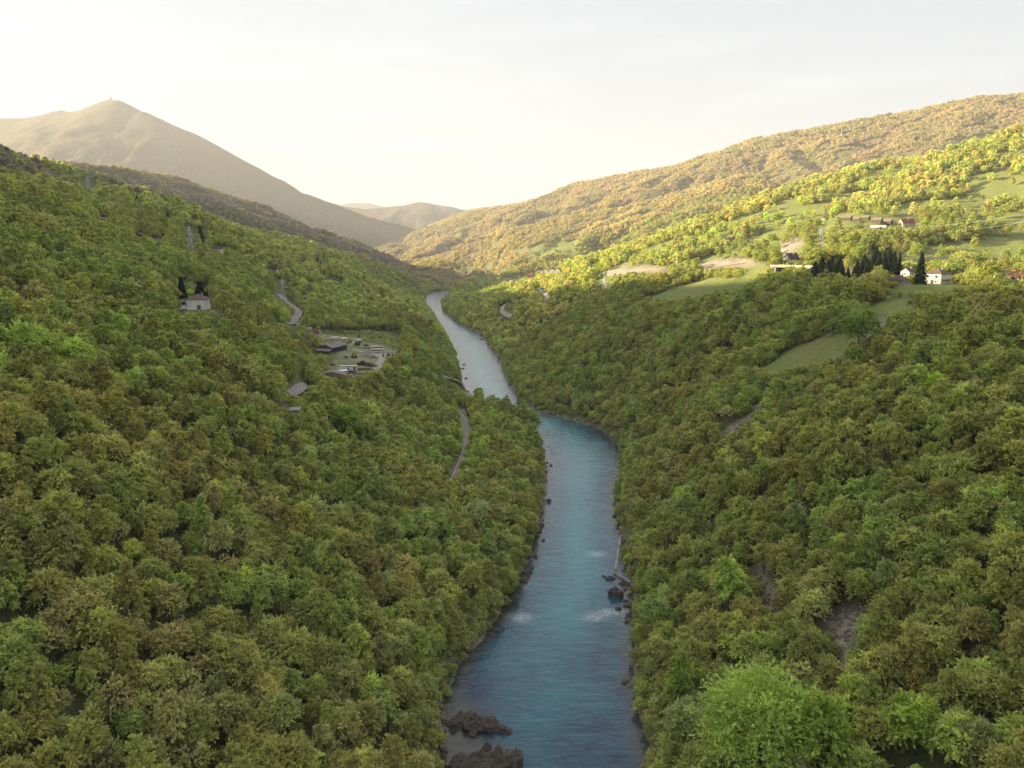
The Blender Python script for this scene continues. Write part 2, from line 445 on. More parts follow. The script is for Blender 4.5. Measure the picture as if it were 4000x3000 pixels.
PXL, PYL, DEP = project(MX, MY, MZ)
def blob(poly, d0, d1, edge=10):
    """soft mask of the ground inside an outline read off the photograph"""
    P = np.array(poly, float)
    x0, y0 = P.min(0) - 40; x1, y1 = P.max(0) + 40
    m = (PXL > x0) & (PXL < x1) & (PYL > y0) & (PYL < y1) & (DEP > d0) & (DEP < d1) & (MY > 0)
    out = np.zeros(MX.shape)
    xs, ys = PXL[m], PYL[m]
    d, _ = seg_dist(xs, ys, P, True)
    out[m] = np.clip(0.5 + np.where(inside(xs, ys, P), d, -d) / edge, 0, 1)
    return out
MEADOWS = [
    ([(2515, 1165), (2640, 1120), (2780, 1085), (2960, 1090), (2900, 1130), (2740, 1160), (2620, 1178)], 500, 1200),
    ([(2960, 1450), (3080, 1365), (3180, 1330), (3290, 1295), (3370, 1320), (3300, 1400), (3150, 1440), (3060, 1470)], 200, 700),
    ([(3380, 1210), (3460, 1170), (3560, 1160), (3560, 1230), (3480, 1245), (3400, 1240)], 200, 700),
    ([(3440, 1130), (3560, 1105), (3740, 1108), (3820, 1130), (3600, 1150), (3480, 1150)], 200, 600),
    ([(1480, 1150), (1520, 1165), (1540, 1190), (1490, 1195)], 800, 1900),
    ([(1190, 1318), (1260, 1304), (1385, 1314), (1425, 1336), (1500, 1352), (1560, 1367), (1550, 1385), (1500, 1420), (1470, 1450), (1390, 1470), (1270, 1480), (1290, 1420), (1320, 1395), (1270, 1340)], 450, 900),
    ([(2480, 985), (2640, 930), (2840, 905), (2900, 930), (2700, 960), (2560, 1010), (2400, 1060), (2440, 1020)], 900, 2000),
    ([(3060, 900), (3120, 870), (3300, 840), (3560, 850), (3600, 880), (3560, 900), (3400, 905), (3200, 900)], 500, 1100),
    ([(3180, 960), (3300, 930), (3350, 925), (3300, 945), (3200, 1000)], 400, 1100),
    ([(3500, 1000), (3620, 960), (3850, 930), (4060, 900), (4060, 985), (3850, 1010), (3700, 1010), (3560, 1012)], 400, 1100),
    ([(3820, 890), (3900, 860), (4060, 820), (4060, 880), (3900, 905), (3820, 915)], 400, 1300),
    ([(3700, 1060), (3900, 1050), (4060, 1040), (4060, 1080), (3800, 1085)], 300, 900),
    ([(3380, 830), (3480, 805), (3680, 780), (3640, 800), (3500, 840)], 400, 1500),
    ([(2060, 950), (2250, 930), (2280, 960), (2240, 990), (2080, 1010)], 1500, 2900),
    ([(1730, 920), (1820, 900), (1860, 912), (1760, 930)], 2000, 5500),
    ([(1860, 1090), (2180, 1070), (2170, 1095), (2000, 1110), (1880, 1105)], 1700, 3200),
    ([(2980, 890), (3080, 860), (3130, 880), (3000, 925)], 800, 1600),
    ([(3880, 600), (4060, 570), (4060, 610), (3900, 640)], 600, 1700),
    ([(3760, 700), (3950, 650), (4060, 640), (4060, 660), (3900, 690), (3800, 720)], 600, 1700),
]
ROCKS = [
    ([(3210, 2400), (3290, 2360), (3400, 2370), (3390, 2430), (3330, 2500), (3290, 2600), (3250, 2590), (3260, 2500), (3200, 2430)], 120, 400),
    ([(2930, 2150), (2960, 2150), (3030, 2350), (3080, 2440), (3040, 2440), (2980, 2330)], 120, 400),
    ([(2820, 1690), (2960, 1580), (2980, 1600), (2900, 1660), (2840, 1710)], 250, 700),
    ([(3390, 1260), (3480, 1245), (3440, 1300), (3380, 1325)], 200, 600),
    ([(3250, 1400), (3330, 1370), (3320, 1420)], 200, 600),
    ([(1090, 1610), (1150, 1600), (1180, 1640), (1140, 1670)], 200, 600),
    ([(1770, 1600), (1800, 1600), (1860, 1700), (1840, 1780), (1790, 1870), (1770, 1860), (1810, 1760), (1800, 1680)], 200, 800),
    ([(3000, 960), (3110, 930), (3150, 950), (3090, 985), (3020, 1010)], 500, 1300),
    ([(2560, 1045), (2840, 1010), (2880, 1000), (2980, 1035), (2780, 1050)], 500, 1300),
    ([(2380, 1045), (2520, 1035), (2600, 1050), (2560, 1065), (2400, 1060)], 700, 1800),
    ([(1860, 1095), (1960, 1098), (1960, 1110), (1870, 1112)], 1500, 3200),
    ([(2680, 945), (2800, 925), (2860, 935), (2720, 955)], 800, 2000),
]
rdist = river_cached(MX, MY)
cov_m = np.zeros(MX.shape); cov_r = np.zeros(MX.shape)
for poly, d0, d1 in MEADOWS: cov_m = np.maximum(cov_m, blob(poly, d0, d1))
for poly, d0, d1 in ROCKS: cov_r = np.maximum(cov_r, blob(poly, d0, d1, 20))
wob = fbm(MX / 9, MY / 9, 3)
cov_r = np.maximum(cov_r, 0.42 * (1 - sstep(0.3, 2.6, rdist + 1.8 * wob)) * (rdist < 8))
sl = fbm(MX / 260, MY / 260, 4)
far = sstep(2600, 3600, np.hypot(MX, MY))
# the sunny hill above the plateau is pasture with scattered woods
past = (MID == 8) | ((MID == 0) & (MX > 100) & (MY > 470) & (MZ > 112) & (rdist > 120))
openf = sstep(0.0, 0.35, fbm(MX / 150 + 3, MY / 150, 4) + 0.04) * past * (DEP < 2200) * (PXL > 2300)
openf = openf * (PYL < 1120)
cov_m = np.maximum(cov_m, openf)
cov_m = np.maximum(cov_m, 0.3 * sstep(0.5, 0.9, fbm(MX / 330 + 7, MY / 330 + 3, 4)) * ((MID == 6) | (MID == 7)))
yardm = (np.abs(MX + 125) < 90) & (MY > 500) & (MY < 780) & (cov_m > 0.3) & (MID >= 0) & (MZ > 50) & (MZ < 60)
cov_r = np.where(yardm, 0.75 * sstep(0.05, 0.5, fbm(MX / 16 + 3, MY / 16, 3) + 0.12), cov_r)
cov_m = cov_m * (1 - sstep(0.4, 0.9, cov_r))
MASK_OPEN = np.maximum(cov_m, cov_r)
def cover_at(x, y, A):
    i = np.clip(np.searchsorted(GX, x), 1, len(GX) - 1); j = np.clip(np.searchsorted(GY, y), 1, len(GY) - 1)
    return A[j, i]

# ---------------------------------------------------------------- terrain meshes: one height field, one object per hill
nyy, nxx = MX.shape
V = np.stack([MX, MY, MZ], -1).reshape(-1, 3)
idx = np.arange(nyy * nxx).reshape(nyy, nxx)
F = np.stack([idx[:-1, :-1], idx[:-1, 1:], idx[1:, 1:], idx[1:, :-1]], -1).reshape(-1, 4)
FID = MID[:-1, :-1].ravel()
cov = np.stack([cov_m, cov_r, far, np.ones(MX.shape)], -1).reshape(-1, 4).astype(np.float32)
TN = [('ground', 'valley ground under the woods on both banks of the river'),
      ('dark_hill', 'dark wooded hill in shade above the left slope'), ('wooded_ridge', 'hazy wooded ridge behind the dark hill'),
      ('mountain', 'big hazy mountain with a pointed summit'), ('far_hill', 'pale hill closing the valley'),
      ('distant_peak', 'faint pale peaks on the horizon'), ('long_ridge', 'long brown wooded ridge in sun'),
      ('golden_spur', 'golden wooded spur in front of the long ridge'), ('sunlit_hill', 'bright green sunlit hill above the houses')]
for k, (nm, lb_) in enumerate(TN):
    f = F[FID == k]
    if len(f) == 0: continue
    u, inv = np.unique(f, return_inverse=True)
    me = mesh_np(nm, V[u], inv.reshape(f.shape), M_TERRAIN, True)
    a = me.color_attributes.new('cover', 'FLOAT_COLOR', 'POINT'); a.data.foreach_set('color', cov[u].ravel())
    tag(link(nm, me), lb_, None, None, 'structure')

# ---------------------------------------------------------------- river water
def water_material():
    m, nt, o = nodes('river_water')
    a = nt.nodes.new('ShaderNodeAttribute'); a.attribute_name = 'flow'        # r shallow, g rapids, and sky reflection painted pale on the far reach, b turquoise midstream
    sep = nt.nodes.new('ShaderNodeSeparateColor'); nt.links.new(a.outputs['Color'], sep.inputs[0])
    deep = mix(nt, (0.003, 0.028, 0.072), (0.02, 0.20, 0.24), sep.outputs['Blue'])
    deep = mix(nt, deep, (0.02, 0.16, 0.20), noise(nt, 0.05, 4, 0.6, None, 0.45, 0.8))
    c = mix(nt, deep, (0.060, 0.055, 0.042), sep.outputs['Red'])
    g = nt.nodes.new('ShaderNodeNewGeometry')
    mpp = nt.nodes.new('ShaderNodeMapping'); mpp.inputs['Scale'].default_value = (0.7, 1.2, 1)
    nt.links.new(g.outputs['Position'], mpp.inputs[0])
    mpf = nt.nodes.new('ShaderNodeMapping'); mpf.inputs['Scale'].default_value = (0.45, 1.3, 1)
    nt.links.new(g.outputs['Position'], mpf.inputs[0])
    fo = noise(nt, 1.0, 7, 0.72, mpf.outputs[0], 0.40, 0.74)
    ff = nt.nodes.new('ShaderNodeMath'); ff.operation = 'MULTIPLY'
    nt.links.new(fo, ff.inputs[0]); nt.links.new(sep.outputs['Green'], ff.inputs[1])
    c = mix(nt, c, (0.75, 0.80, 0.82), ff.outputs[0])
    p = nt.nodes.new('ShaderNodeBsdfPrincipled')
    nt.links.new(c, p.inputs['Base Color']); p.inputs['IOR'].default_value = 1.5
    rr = nt.nodes.new('ShaderNodeMapRange'); rr.inputs['To Min'].default_value = 0.04; rr.inputs['To Max'].default_value = 0.6
    nt.links.new(ff.outputs[0], rr.inputs['Value']); nt.links.new(rr.outputs[0], p.inputs['Roughness'])
    h1 = noise(nt, 0.55, 5, 0.6, mpp.outputs[0], 0.2, 0.8)
    h2 = noise(nt, 0.22, 4, 0.6, mpp.outputs[0], 0.2, 0.8)
    b = nt.nodes.new('ShaderNodeBump'); b.inputs['Strength'].default_value = 0.4; b.inputs['Distance'].default_value = 0.16
    nt.links.new(h1, b.inputs['Height'])
    b2 = nt.nodes.new('ShaderNodeBump'); b2.inputs['Strength'].default_value = 0.5; b2.inputs['Distance'].default_value = 0.55
    nt.links.new(h2, b2.inputs['Height']); nt.links.new(b.outputs[0], b2.inputs['Normal'])
    nt.links.new(b2.outputs[0], p.inputs['Normal'])
    nt.links.new(p.outputs[0], o.inputs[0])
    return m
def resample(P, n):
    t = np.linspace(0, len(P) - 1, n); i = np.minimum(t.astype(int), len(P) - 2); f = (t - i)[:, None]
    return P[i] * (1 - f) + P[i + 1] * f
n = 1400
L_, R_ = resample(lb, n), resample(rb, n)
S = np.linspace(-0.14, 1.14, 30)
WV = L_[:, None] * (1 - S[None, :, None]) + R_[:, None] * S[None, :, None]
wx, wy = WV[..., 0], WV[..., 1]
idw = np.arange(n * 30).reshape(n, 30)
FW = np.stack([idw[:-1, :-1], idw[:-1, 1:], idw[1:, 1:], idw[1:, :-1]], -1).reshape(-1, 4)
rdw = river_dist(wx, wy)
shal = 1 - sstep(-5.0, -0.5, rdw + 0.0) ; shal = sstep(-6.5, -0.5, rdw + 1.2 * fbm(wx / 8, wy / 8, 3)) * 0.9
def near(px, py, r, ax_=1.0):
    x0, y0 = at_z(px, py, 0); return np.exp(-(((wx - x0) / (r * ax_)) ** 2 + ((wy - y0) / r) ** 2))
shal = np.clip(shal + 1.2 * near(1820, 2930, 9, 1.1) + 1.0 * near(1790, 2790, 7, 1.1), 0, 1)
rap_sheen = np.clip(1.5 * near(2035, 2412, 3.4, 1.1) + 1.5 * near(2320, 2412, 2.8, 1.3) + 1.5 * near(2385, 2392, 2.6, 1.9) + 1.2 * near(2336, 2165, 3, 1.3) + 0.25 * near(2250, 1800, 60), 0, 1)
rap_sheen = np.clip(np.maximum(rap_sheen, 0.5 * sstep(540, 720, wy)), 0, 1)  # far reach whitened in colour to stand for the sky's reflection, not foam
turq = np.exp(-((S[None] - 0.5) / 0.25) ** 2) * sstep(150, 330, wy) * np.ones_like(wx)
turq = np.clip(turq * 1.0 + 0.25 * fbm(wx / 15, wy / 40, 3), 0, 1)
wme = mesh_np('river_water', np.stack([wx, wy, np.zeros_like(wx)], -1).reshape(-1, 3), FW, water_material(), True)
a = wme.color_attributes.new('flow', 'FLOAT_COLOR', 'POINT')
a.data.foreach_set('color', np.stack([shal, rap_sheen, turq, np.ones_like(wx)], -1).astype(np.float32).ravel())
tag(link('river_water', wme), 'blue green river winding up the valley', None, None, 'structure')

# ---------------------------------------------------------------- trees
def leaf_material(name, translucent=0.35, mixcol=None):
    m, nt, o = nodes(name)
    a = nt.nodes.new('ShaderNodeAttribute'); a.attribute_type = 'INSTANCER'; a.attribute_name = 'tint'
    v = nt.nodes.new('ShaderNodeAttribute'); v.attribute_name = 'leafvar'
    sep = nt.nodes.new('ShaderNodeSeparateColor'); nt.links.new(v.outputs['Color'], sep.inputs[0])
    hs = nt.nodes.new('ShaderNodeHueSaturation')
    nt.links.new(a.outputs['Color'], hs.inputs['Color']); nt.links.new(sep.outputs['Red'], hs.inputs['Value']); nt.links.new(sep.outputs['Green'], hs.inputs['Hue'])
    col = hs.outputs[0]
    d = nt.nodes.new('ShaderNodeBsdfDiffuse'); nt.links.new(col, d.inputs[0])
    t = nt.nodes.new('ShaderNodeBsdfTranslucent')
    nt.links.new(mix(nt, col, tuple(v * translucent for v in (1.02, 1.06, 0.74)), 1.0, 'MULTIPLY'), t.inputs[0])
    s = nt.nodes.new('ShaderNodeAddShader')                      # leaves reflect and let through about as much light
    nt.links.new(d.outputs[0], s.inputs[0]); nt.links.new(t.outputs[0], s.inputs[1])
    nt.links.new(s.outputs[0], o.inputs[0])
    return m
M_LEAF = leaf_material('spring_leaves', 0.95)
M_NEEDLE = leaf_material('needles', 0.15)
M_BARK = simple('bark', (0.11, 0.09, 0.07), 0.9, 0.4, 3.0)

def norm(v): return v / (np.linalg.norm(v, axis=-1, keepdims=True) + 1e-9)
def quads(c, a, b, var, hue):
    """diamond leaf sprays: centres c, long axes a, short axes b"""
    V = np.stack([c - a, c + b, c + a, c - b], 1).reshape(-1, 3)
    F = np.arange(len(V)).reshape(-1, 4)
    return V, F, var, hue
def leaf_mesh(name, V, F, var, hue, mat):
    me = mesh_np(name, V, F, mat)
    at_ = me.color_attributes.new('leafvar', 'FLOAT_COLOR', 'CORNER')
    c = np.stack([var, hue, np.zeros_like(var), np.ones_like(var)], -1).astype(np.float32)
    at_.data.foreach_set('color', np.repeat(c, 4, axis=0).ravel())
    return me
def crown(rs, n, size, rad=4.6, h0=2.6, h1=11.5, lobes=26, dense=1.0, upright=0.0):
    """leaf sprays over boughs that make an uneven dome; returns quads"""
    k = lobes
    # boughs: golden spiral on a dome with jitter, a few inside
    i = np.arange(k) + 0.5
    cz = 1 - i / k * 1.25
    ph = i * 2.39996 + rs.uniform(0, 6)
    sr = np.sqrt(np.clip(1 - np.clip(cz, -0.9, 1) ** 2, 0.02, 1))
    L = np.stack([sr * np.cos(ph), sr * np.sin(ph), cz], 1)
    rr = rs.uniform(0.62, 1.02, k)
    H = (h1 - h0)
    cen = L * rr[:, None] * np.array([rad * 0.80, rad * 0.80, H * 0.46]) + np.array([0, 0, h0 + H * 0.47])
    lr = rad * rs.uniform(0.26, 0.46, k)
    lv = rs.uniform(0.82, 1.18, k)
    per = max(5, int(round(9 * min(1.0, n / 1500)))); nt_ = n // per; n = nt_ * per
    mt = rs.choice(k, nt_, p=lr ** 2 / (lr ** 2).sum())
    dt = norm(rs.normal(size=(nt_, 3)) + np.array([0, 0, 0.5]) + 0.55 * L[mt])         # one direction per twig
    m = np.repeat(mt, per); d = np.repeat(dt, per, axis=0)
    f = np.tile(np.linspace(0.42, 1.0, per), nt_) * np.repeat(rs.uniform(0.85, 1.22, nt_), per)
    r = lr[m] * f
    bend = np.repeat(rs.normal(scale=0.22, size=(nt_, 3)), per, axis=0) * (f ** 2)[:, None]
    c = cen[m] + (d + bend) * r[:, None] * np.array([1, 1, 0.85]) + rs.normal(scale=0.05 * rad / 4.6 + size * 0.22, size=(n, 3))
    c[:, 2] -= 0.22 * r * f
    out = norm(d + 1.2 * bend + rs.normal(scale=0.42, size=(n, 3)) + np.array([0, 0, -0.12 + upright]))
    side = norm(np.cross(out, norm(np.array([0, 0, 1.0]) + rs.normal(scale=0.36, size=(n, 3)))))
    s = size * rs.uniform(0.6, 1.35, n)
    var = lv[m] * rs.uniform(0.7, 1.3, n)
    hue = 0.5 + rs.normal(scale=0.008, size=n) + (lv[m] - 1) * -0.02
    return quads(c, out * s[:, None], side * s[:, None] * 0.55, var, hue)
def tube(P, rad, sides=5):
    P = np.asarray(P, float); n = len(P)
    T = norm(np.gradient(P, axis=0)); up = np.array([0.31, 0.17, 0.93])
    A = norm(np.cross(T, up)); B = np.cross(T, A)
    th = np.linspace(0, 2 * math.pi, sides, endpoint=False)
    V = P[:, None] + (A[:, None] * np.cos(th)[None, :, None] + B[:, None] * np.sin(th)[None, :, None]) * np.asarray(rad)[:, None, None]
    V = V.reshape(-1, 3); F = []
    for i in range(n - 1):
        for j in range(sides):
            F.append((i * sides + j, i * sides + (j + 1) % sides, (i + 1) * sides + (j + 1) % sides, (i + 1) * sides + j))
    return V, np.array(F)
def join(parts):
    Vs, Fs, o = [], [], 0
    for V_, F_ in parts:
        Vs.append(V_); Fs.append(np.asarray(F_) + o); o += len(V_)
    return np.concatenate(Vs), np.concatenate(Fs)
def trunk_geo(rs, h1=9.0, r0=0.24, limbs=7, reach=3.4, sides=5, twigs=0):
    lean = rs.uniform(-0.5, 0.5, 2)
    z = np.linspace(-2.0, h1, 6)
    P = np.stack([lean[0] * (z / h1) ** 2, lean[1] * (z / h1) ** 2, z], 1); P[1:-1, :2] += rs.normal(scale=0.08, size=(4, 2))
    ps = [tube(P, np.linspace(r0, r0 * 0.2, 6), sides)]
    for i in range(limbs):
        f = rs.uniform(0.25, 0.9); z0 = f * h1; a = rs.uniform(0, 6.28); q = reach * rs.uniform(0.6, 1.1) * (1.15 - 0.6 * f)
        b = np.array([np.interp(z0, z, P[:, 0]), np.interp(z0, z, P[:, 1]), z0])
        e = b + np.array([math.cos(a) * q, math.sin(a) * q, q * rs.uniform(0.5, 1.0)])
        mid_ = (b + e) / 2 + np.array([0, 0, -0.25])
        ps.append(tube([b, mid_, e], [r0 * 0.4, r0 * 0.25, r0 * 0.08], 4))
        for _ in range(twigs):
            s0 = mid_ + (e - mid_) * rs.uniform(0, 1)
            dd = norm(rs.normal(size=3) + np.array([math.cos(a), math.sin(a), 0.8])) * rs.uniform(0.8, 2.0)
            ps.append(tube([s0, s0 + dd], [r0 * 0.12, r0 * 0.03], 3))
    return join(ps)
def spruce_geo(rs, n, size, h=15.0, rad=3.0):
    t = rs.uniform(0, 1, n) ** 0.72                              # 0 top, 1 bottom
    tier = np.floor(t * 16) / 16 + 0.03
    z = h * (1 - t * 0.93)
    a = rs.uniform(0, 6.28, n)
    bough = 0.80 + 0.28 * np.sin(a * 5 + tier * 40) + 0.1 * np.sin(a * 11 + tier * 90)
    rmax = rad * (0.06 + 0.94 * tier ** 0.85) * bough
    r = rmax * np.sqrt(rs.uniform(0.12, 1, n))
    c = np.stack([r * np.cos(a), r * np.sin(a), z - 0.32 * r], 1)
    out = norm(np.stack([np.cos(a), np.sin(a), np.full(n, -0.38)], 1) + rs.normal(scale=0.25, size=(n, 3)))
    side = norm(np.cross(out, np.array([0, 0, 1.0]) + rs.normal(scale=0.4, size=(n, 3))))
    s = size * rs.uniform(0.6, 1.3, n)
    return quads(c, out * s[:, None], side * s[:, None] * 0.5, rs.uniform(0.6, 1.3, n), np.full(n, 0.5))

PROTO = {}
def add_proto(pool, leaf, trunk=None, mat=None):
    V, F, var, hue = leaf
    cm_ = leaf_mesh('tree_crown', V, F, var, hue, mat or M_LEAF)
    tm = mesh_np('tree_trunk', *trunk, M_BARK) if trunk is not None else None
    # the joined mesh used where trees are one mass
    if trunk is not None:
        V2 = np.concatenate([V, trunk[0]]); F2 = np.concatenate([F, trunk[1] + len(V)])
        v2 = np.concatenate([var, np.ones(len(trunk[1]))]); h2 = np.concatenate([hue, np.full(len(trunk[1]), .5)])
        jm = leaf_mesh('tree', V2, F2, v2, h2, mat or M_LEAF); jm.materials.append(M_BARK)
        mi = np.zeros(len(F2), np.int32); mi[len(F):] = 1; jm.polygons.foreach_set('material_index', mi)
    else: jm = cm_
    PROTO.setdefault(pool, []).append((bpy.data.objects.new('tree', jm), cm_, tm))
rs = np.random.RandomState(11)
for i in range(7):
    tall = [1.0, 1.15, 0.85, 1.3, 0.95, 1.1, 1.4][i]; wide = [1.0, 0.9, 1.15, 0.75, 1.05, 1.0, 0.62][i]
    add_proto('hi', crown(rs, 4200, 0.32, 4.5 * wide, 1.6, 12.6 * tall, [26, 30, 34, 24, 40, 22, 26][i]), trunk_geo(rs, 9 * tall, 0.26, 9, 3.6 * wide))
add_proto('giant', crown(rs, 15000, 0.36, 11.0, 2.0, 22.0, 90), trunk_geo(rs, 16, 0.5, 14, 8.0))
for i in range(2):
    add_proto('hibare', crown(rs, 1500, 0.30, 4.4, 2.5, 11.0, 40), trunk_geo(rs, 9.5, 0.26, 16, 4.0, 5, 7))
for i in range(2):
    add_proto('hibush', crown(rs, 1500, 0.30, 3.0, 0.0, 4.6, 18), trunk_geo(rs, 3.0, 0.10, 5, 2.0))
for i in range(6):
    tall = [1.0, 1.15, 0.85, 1.25, 0.95, 1.35][i]; wide = [1.0, 0.9, 1.15, 0.8, 1.05, 0.65][i]
    add_proto('mid', crown(rs, 1500, 0.48, 4.4 * wide, 1.2, 12.2 * tall, [22, 26, 30, 20, 34, 22][i]), trunk_geo(rs, 8.5, 0.24, 4, 3, 4))
for i in range(2):
    add_proto('midbare', crown(rs, 480, 0.55, 4.4, 2.5, 11.0, 36), trunk_geo(rs, 9.5, 0.24, 9, 3.8, 3, 3))
for i in range(4):
    add_proto('low', crown(rs, 420, 0.92, 4.6 * [1, .85, 1.1, .7][i], 0.8, 10.8 * [1, 1.1, .85, 1.25][i], 16))
for i in range(4):
    Vs = []; Fs = []; vs = []; hs_ = []; o = 0
    for gx_ in range(5):
        for gy_ in range(5):
            V, F, var, hue = crown(rs, 66, 1.9, 4.8, 0.2, 10.5, 9)
            sc_ = rs.uniform(0.7, 1.25); V = V * sc_ + np.array([(gx_ - 2) * 8.4 + rs.uniform(-2.5, 2.5), (gy_ - 2) * 8.4 + rs.uniform(-2.5, 2.5), -0.5])
            tv = rs.uniform(0.78, 1.2)
            Vs.append(V); Fs.append(F + o); o += len(V); vs.append(var * tv); hs_.append(hue + rs.normal(scale=0.006))
    PV = np.concatenate(Vs)
    add_proto('clump', (PV, np.concatenate(Fs), np.concatenate(vs), np.concatenate(hs_)))

# ---- which ground can be seen: polar horizon of the terrain
AZ = np.radians(np.linspace(-42, 42, 1200)); RR = np.geomspace(40, 16000, 420)
pr_x = np.sin(AZ)[:, None] * RR[None]; pr_y = np.cos(AZ)[:, None] * RR[None]
EL = (gz(pr_x, pr_y) - CAM_H) / RR[None]
HZ = np.maximum.accumulate(EL, axis=1)
def visible(x, y, z, top, slack=0.0):
    r = np.hypot(x, y); a = np.arctan2(x, y)
    i = np.clip(np.rint((a - AZ[0]) / (AZ[1] - AZ[0])).astype(int), 0, len(AZ) - 1)
    j = np.clip(np.searchsorted(RR, r * 0.93) - 1, 0, len(RR) - 1)
    e = (z + top - CAM_H) / r
    return (e > HZ[i, j] - slack) & (np.abs(a) < AZ[-1])
def scatter(r0, r1, cell, az=39):
    xs = np.arange(-r1 * math.sin(R(az)), r1 * math.sin(R(az)), cell); ys = np.arange(-10, r1, cell)
    X, Y = np.meshgrid(xs, ys)
    X = X + RNG.uniform(-.46, .46, X.shape) * cell + (np.arange(len(ys)) % 2)[:, None] * cell * .5; Y = Y + RNG.uniform(-.46, .46, Y.shape) * cell
    X = X.ravel(); Y = Y.ravel(); r = np.hypot(X, Y)
    m = (r >= r0) & (r < r1) & (np.abs(np.arctan2(X, Y)) < R(az))
    return X[m], Y[m]
CLEAR = []            # circles and strips kept free of trees: (x, y, radius)

# ---------------------------------------------------------------- what the photograph shows between the trees: no tall tree grows in front of it
SW, SH = 1000, 750
def px_grid():
    gx_, gy_ = np.meshgrid((np.arange(SW) + .5) * 4, (np.arange(SH) + .5) * 4)
    return gx_, gy_
PGX, PGY = px_grid()
SEE = np.full((SH, SW), -1.0)
_a, _b, _c = ray(PGX, PGY)
_az = np.arctan2(_a, _b); _el = _c / np.hypot(_a, _b)
_ai = np.clip(np.rint((_az - AZ[0]) / (AZ[1] - AZ[0])).astype(int), 0, len(AZ) - 1)
TDEP = np.zeros((SH, SW))
for k in range(len(AZ)):
    m = _ai == k
    if m.any(): TDEP[m] = RR[np.clip(np.searchsorted(HZ[k], _el[m]), 0, len(RR) - 1)]
def see(poly, near_=12):
    P = np.array(poly, float)
    m = inside(PGX, PGY, P)
    SEE[m] = np.maximum(SEE[m], TDEP[m] - near_)
def see_box(x0, y0, x1, y1, near_=12): see([(x0, y0), (x1, y0), (x1, y1), (x0, y1)], near_)
see([(1745, 2995), (1725, 2800), (1740, 2680), (1850, 2560), (1975, 2440), (2030, 2290), (2085, 2190), (2100, 2080), (2135, 1950), (2142, 1850), (2130, 1710), (2085, 1625), (2200, 1640),
     (2350, 1680), (2415, 1740), (2415, 1830), (2395, 1900), (2395, 2000), (2425, 2110), (2445, 2260), (2465, 2400), (2450, 2560), (2480, 2750), (2515, 2995)], 6)
see([(1668, 1180), (1700, 1137), (1760, 1141), (1726, 1165), (1722, 1212), (1790, 1263), (1875, 1306), (1945, 1392), (1978, 1490), (1985, 1535), (1940, 1528), (1812, 1475), (1800, 1400), (1752, 1310), (1700, 1225)], 10)
for poly, d0, d1 in MEADOWS[:4] + MEADOWS[5:6]: see(poly)
for poly, d0, d1 in ROCKS[:3] + ROCKS[3:5]: see(poly, 4)
for bx_ in ((700, 1150, 830, 1215), (1195, 1285, 1560, 1395), (3460, 1068, 3760, 1110), (3025, 1028, 3180, 1046), (3060, 975, 3130, 1010),
            (3930, 1075, 4000, 1115), (2380, 1045, 2610, 1070), (2750, 1020, 2990, 1050), (3495, 840, 3590, 890), (3390, 878, 3468, 897), (3060, 975, 3135, 1022), (3525, 1004, 3700, 1030), (3185, 890, 3225, 960), (2350, 2080, 2480, 2420), (2430, 2600, 2560, 2800), (1700, 2720, 1980, 2999)):
    see_box(*bx_)

# ---------------------------------------------------------------- roads and tracks laid on the ground
M_ROAD = simple('worn_asphalt', (0.32, 0.29, 0.265), 0.9, 0.15, 0.3, (0.16, 0.14, 0.11), 0.4)
M_DIRT = simple('pale_dirt', (0.46, 0.41, 0.31), 0.95, 0.25, 0.3, (0.12, 0.12, 0.05), 0.5)
ROADS = np.zeros((0, 3))
def road(name, label, pix, width, mat, lift=0.12, wseen=None, ruts=False):
    global ROADS, MZ
    P = np.array([at(*p)[:3] if len(p) == 2 else atD(p[0], p[2])[:3] for p in pix])
    t = np.concatenate([[0], np.cumsum(np.hypot(*np.diff(P[:, :2], axis=0).T))])
    n_ = max(4, int(t[-1] / 3)); tt = np.linspace(0, t[-1], n_)
    Q = np.stack([np.interp(tt, t, P[:, k]) for k in (0, 1)], 1)
    for _ in range(14): Q[1:-1] = (Q[:-2] + 2 * Q[1:-1] + Q[2:]) / 4
    T = np.gradient(Q, axis=0); T /= np.linalg.norm(T, axis=1)[:, None] + 1e-9
    Nn = np.stack([-T[:, 1], T[:, 0]], 1)
    zc = gz(Q[:, 0], Q[:, 1])
    for _ in range(8): zc[1:-1] = (zc[:-2] + 2 * zc[1:-1] + zc[2:]) / 4
    strips = [(-width / 2, width / 2)] if not ruts else [(-width / 2, -width / 2 + 0.8), (width / 2 - 0.8, width / 2)]
    Vs, Fs, o = [], [], 0
    for s0, s1 in strips:
        offs = np.linspace(s0, s1, 5)
        V_ = np.stack([np.concatenate([Q + Nn * s, (np.maximum(zc, gz(*(Q + Nn * s).T)) + lift)[:, None]], 1) for s in offs], 1).reshape(-1, 3)
        id_ = np.arange(n_ * 5).reshape(n_, 5)
        F_ = np.stack([id_[:-1, :-1], id_[:-1, 1:], id_[1:, 1:], id_[1:, :-1]], -1).reshape(-1, 4)
        Vs.append(V_); Fs.append(F_ + o); o += len(V_)
        # a low shoulder so the strip is no paper edge
    o_ = link(name, mesh_np(name, np.concatenate(Vs), np.concatenate(Fs), mat, True))
    tag(o_, label, None, None, 'structure')
    ROADS = np.concatenate([ROADS, np.stack([Q[:, 0], Q[:, 1], np.full(n_, width / 2 + 1.5)], 1)])
    # seen from the air
    xs, ys, ds = project(Q[:, 0], Q[:, 1], zc)
    for x, y, d in zip(xs, ys, ds):
        w = (width / 2) / d * FPX + 3
        see_box(x - w, y - w * 0.4, x + w, y + w * 0.3, 4)
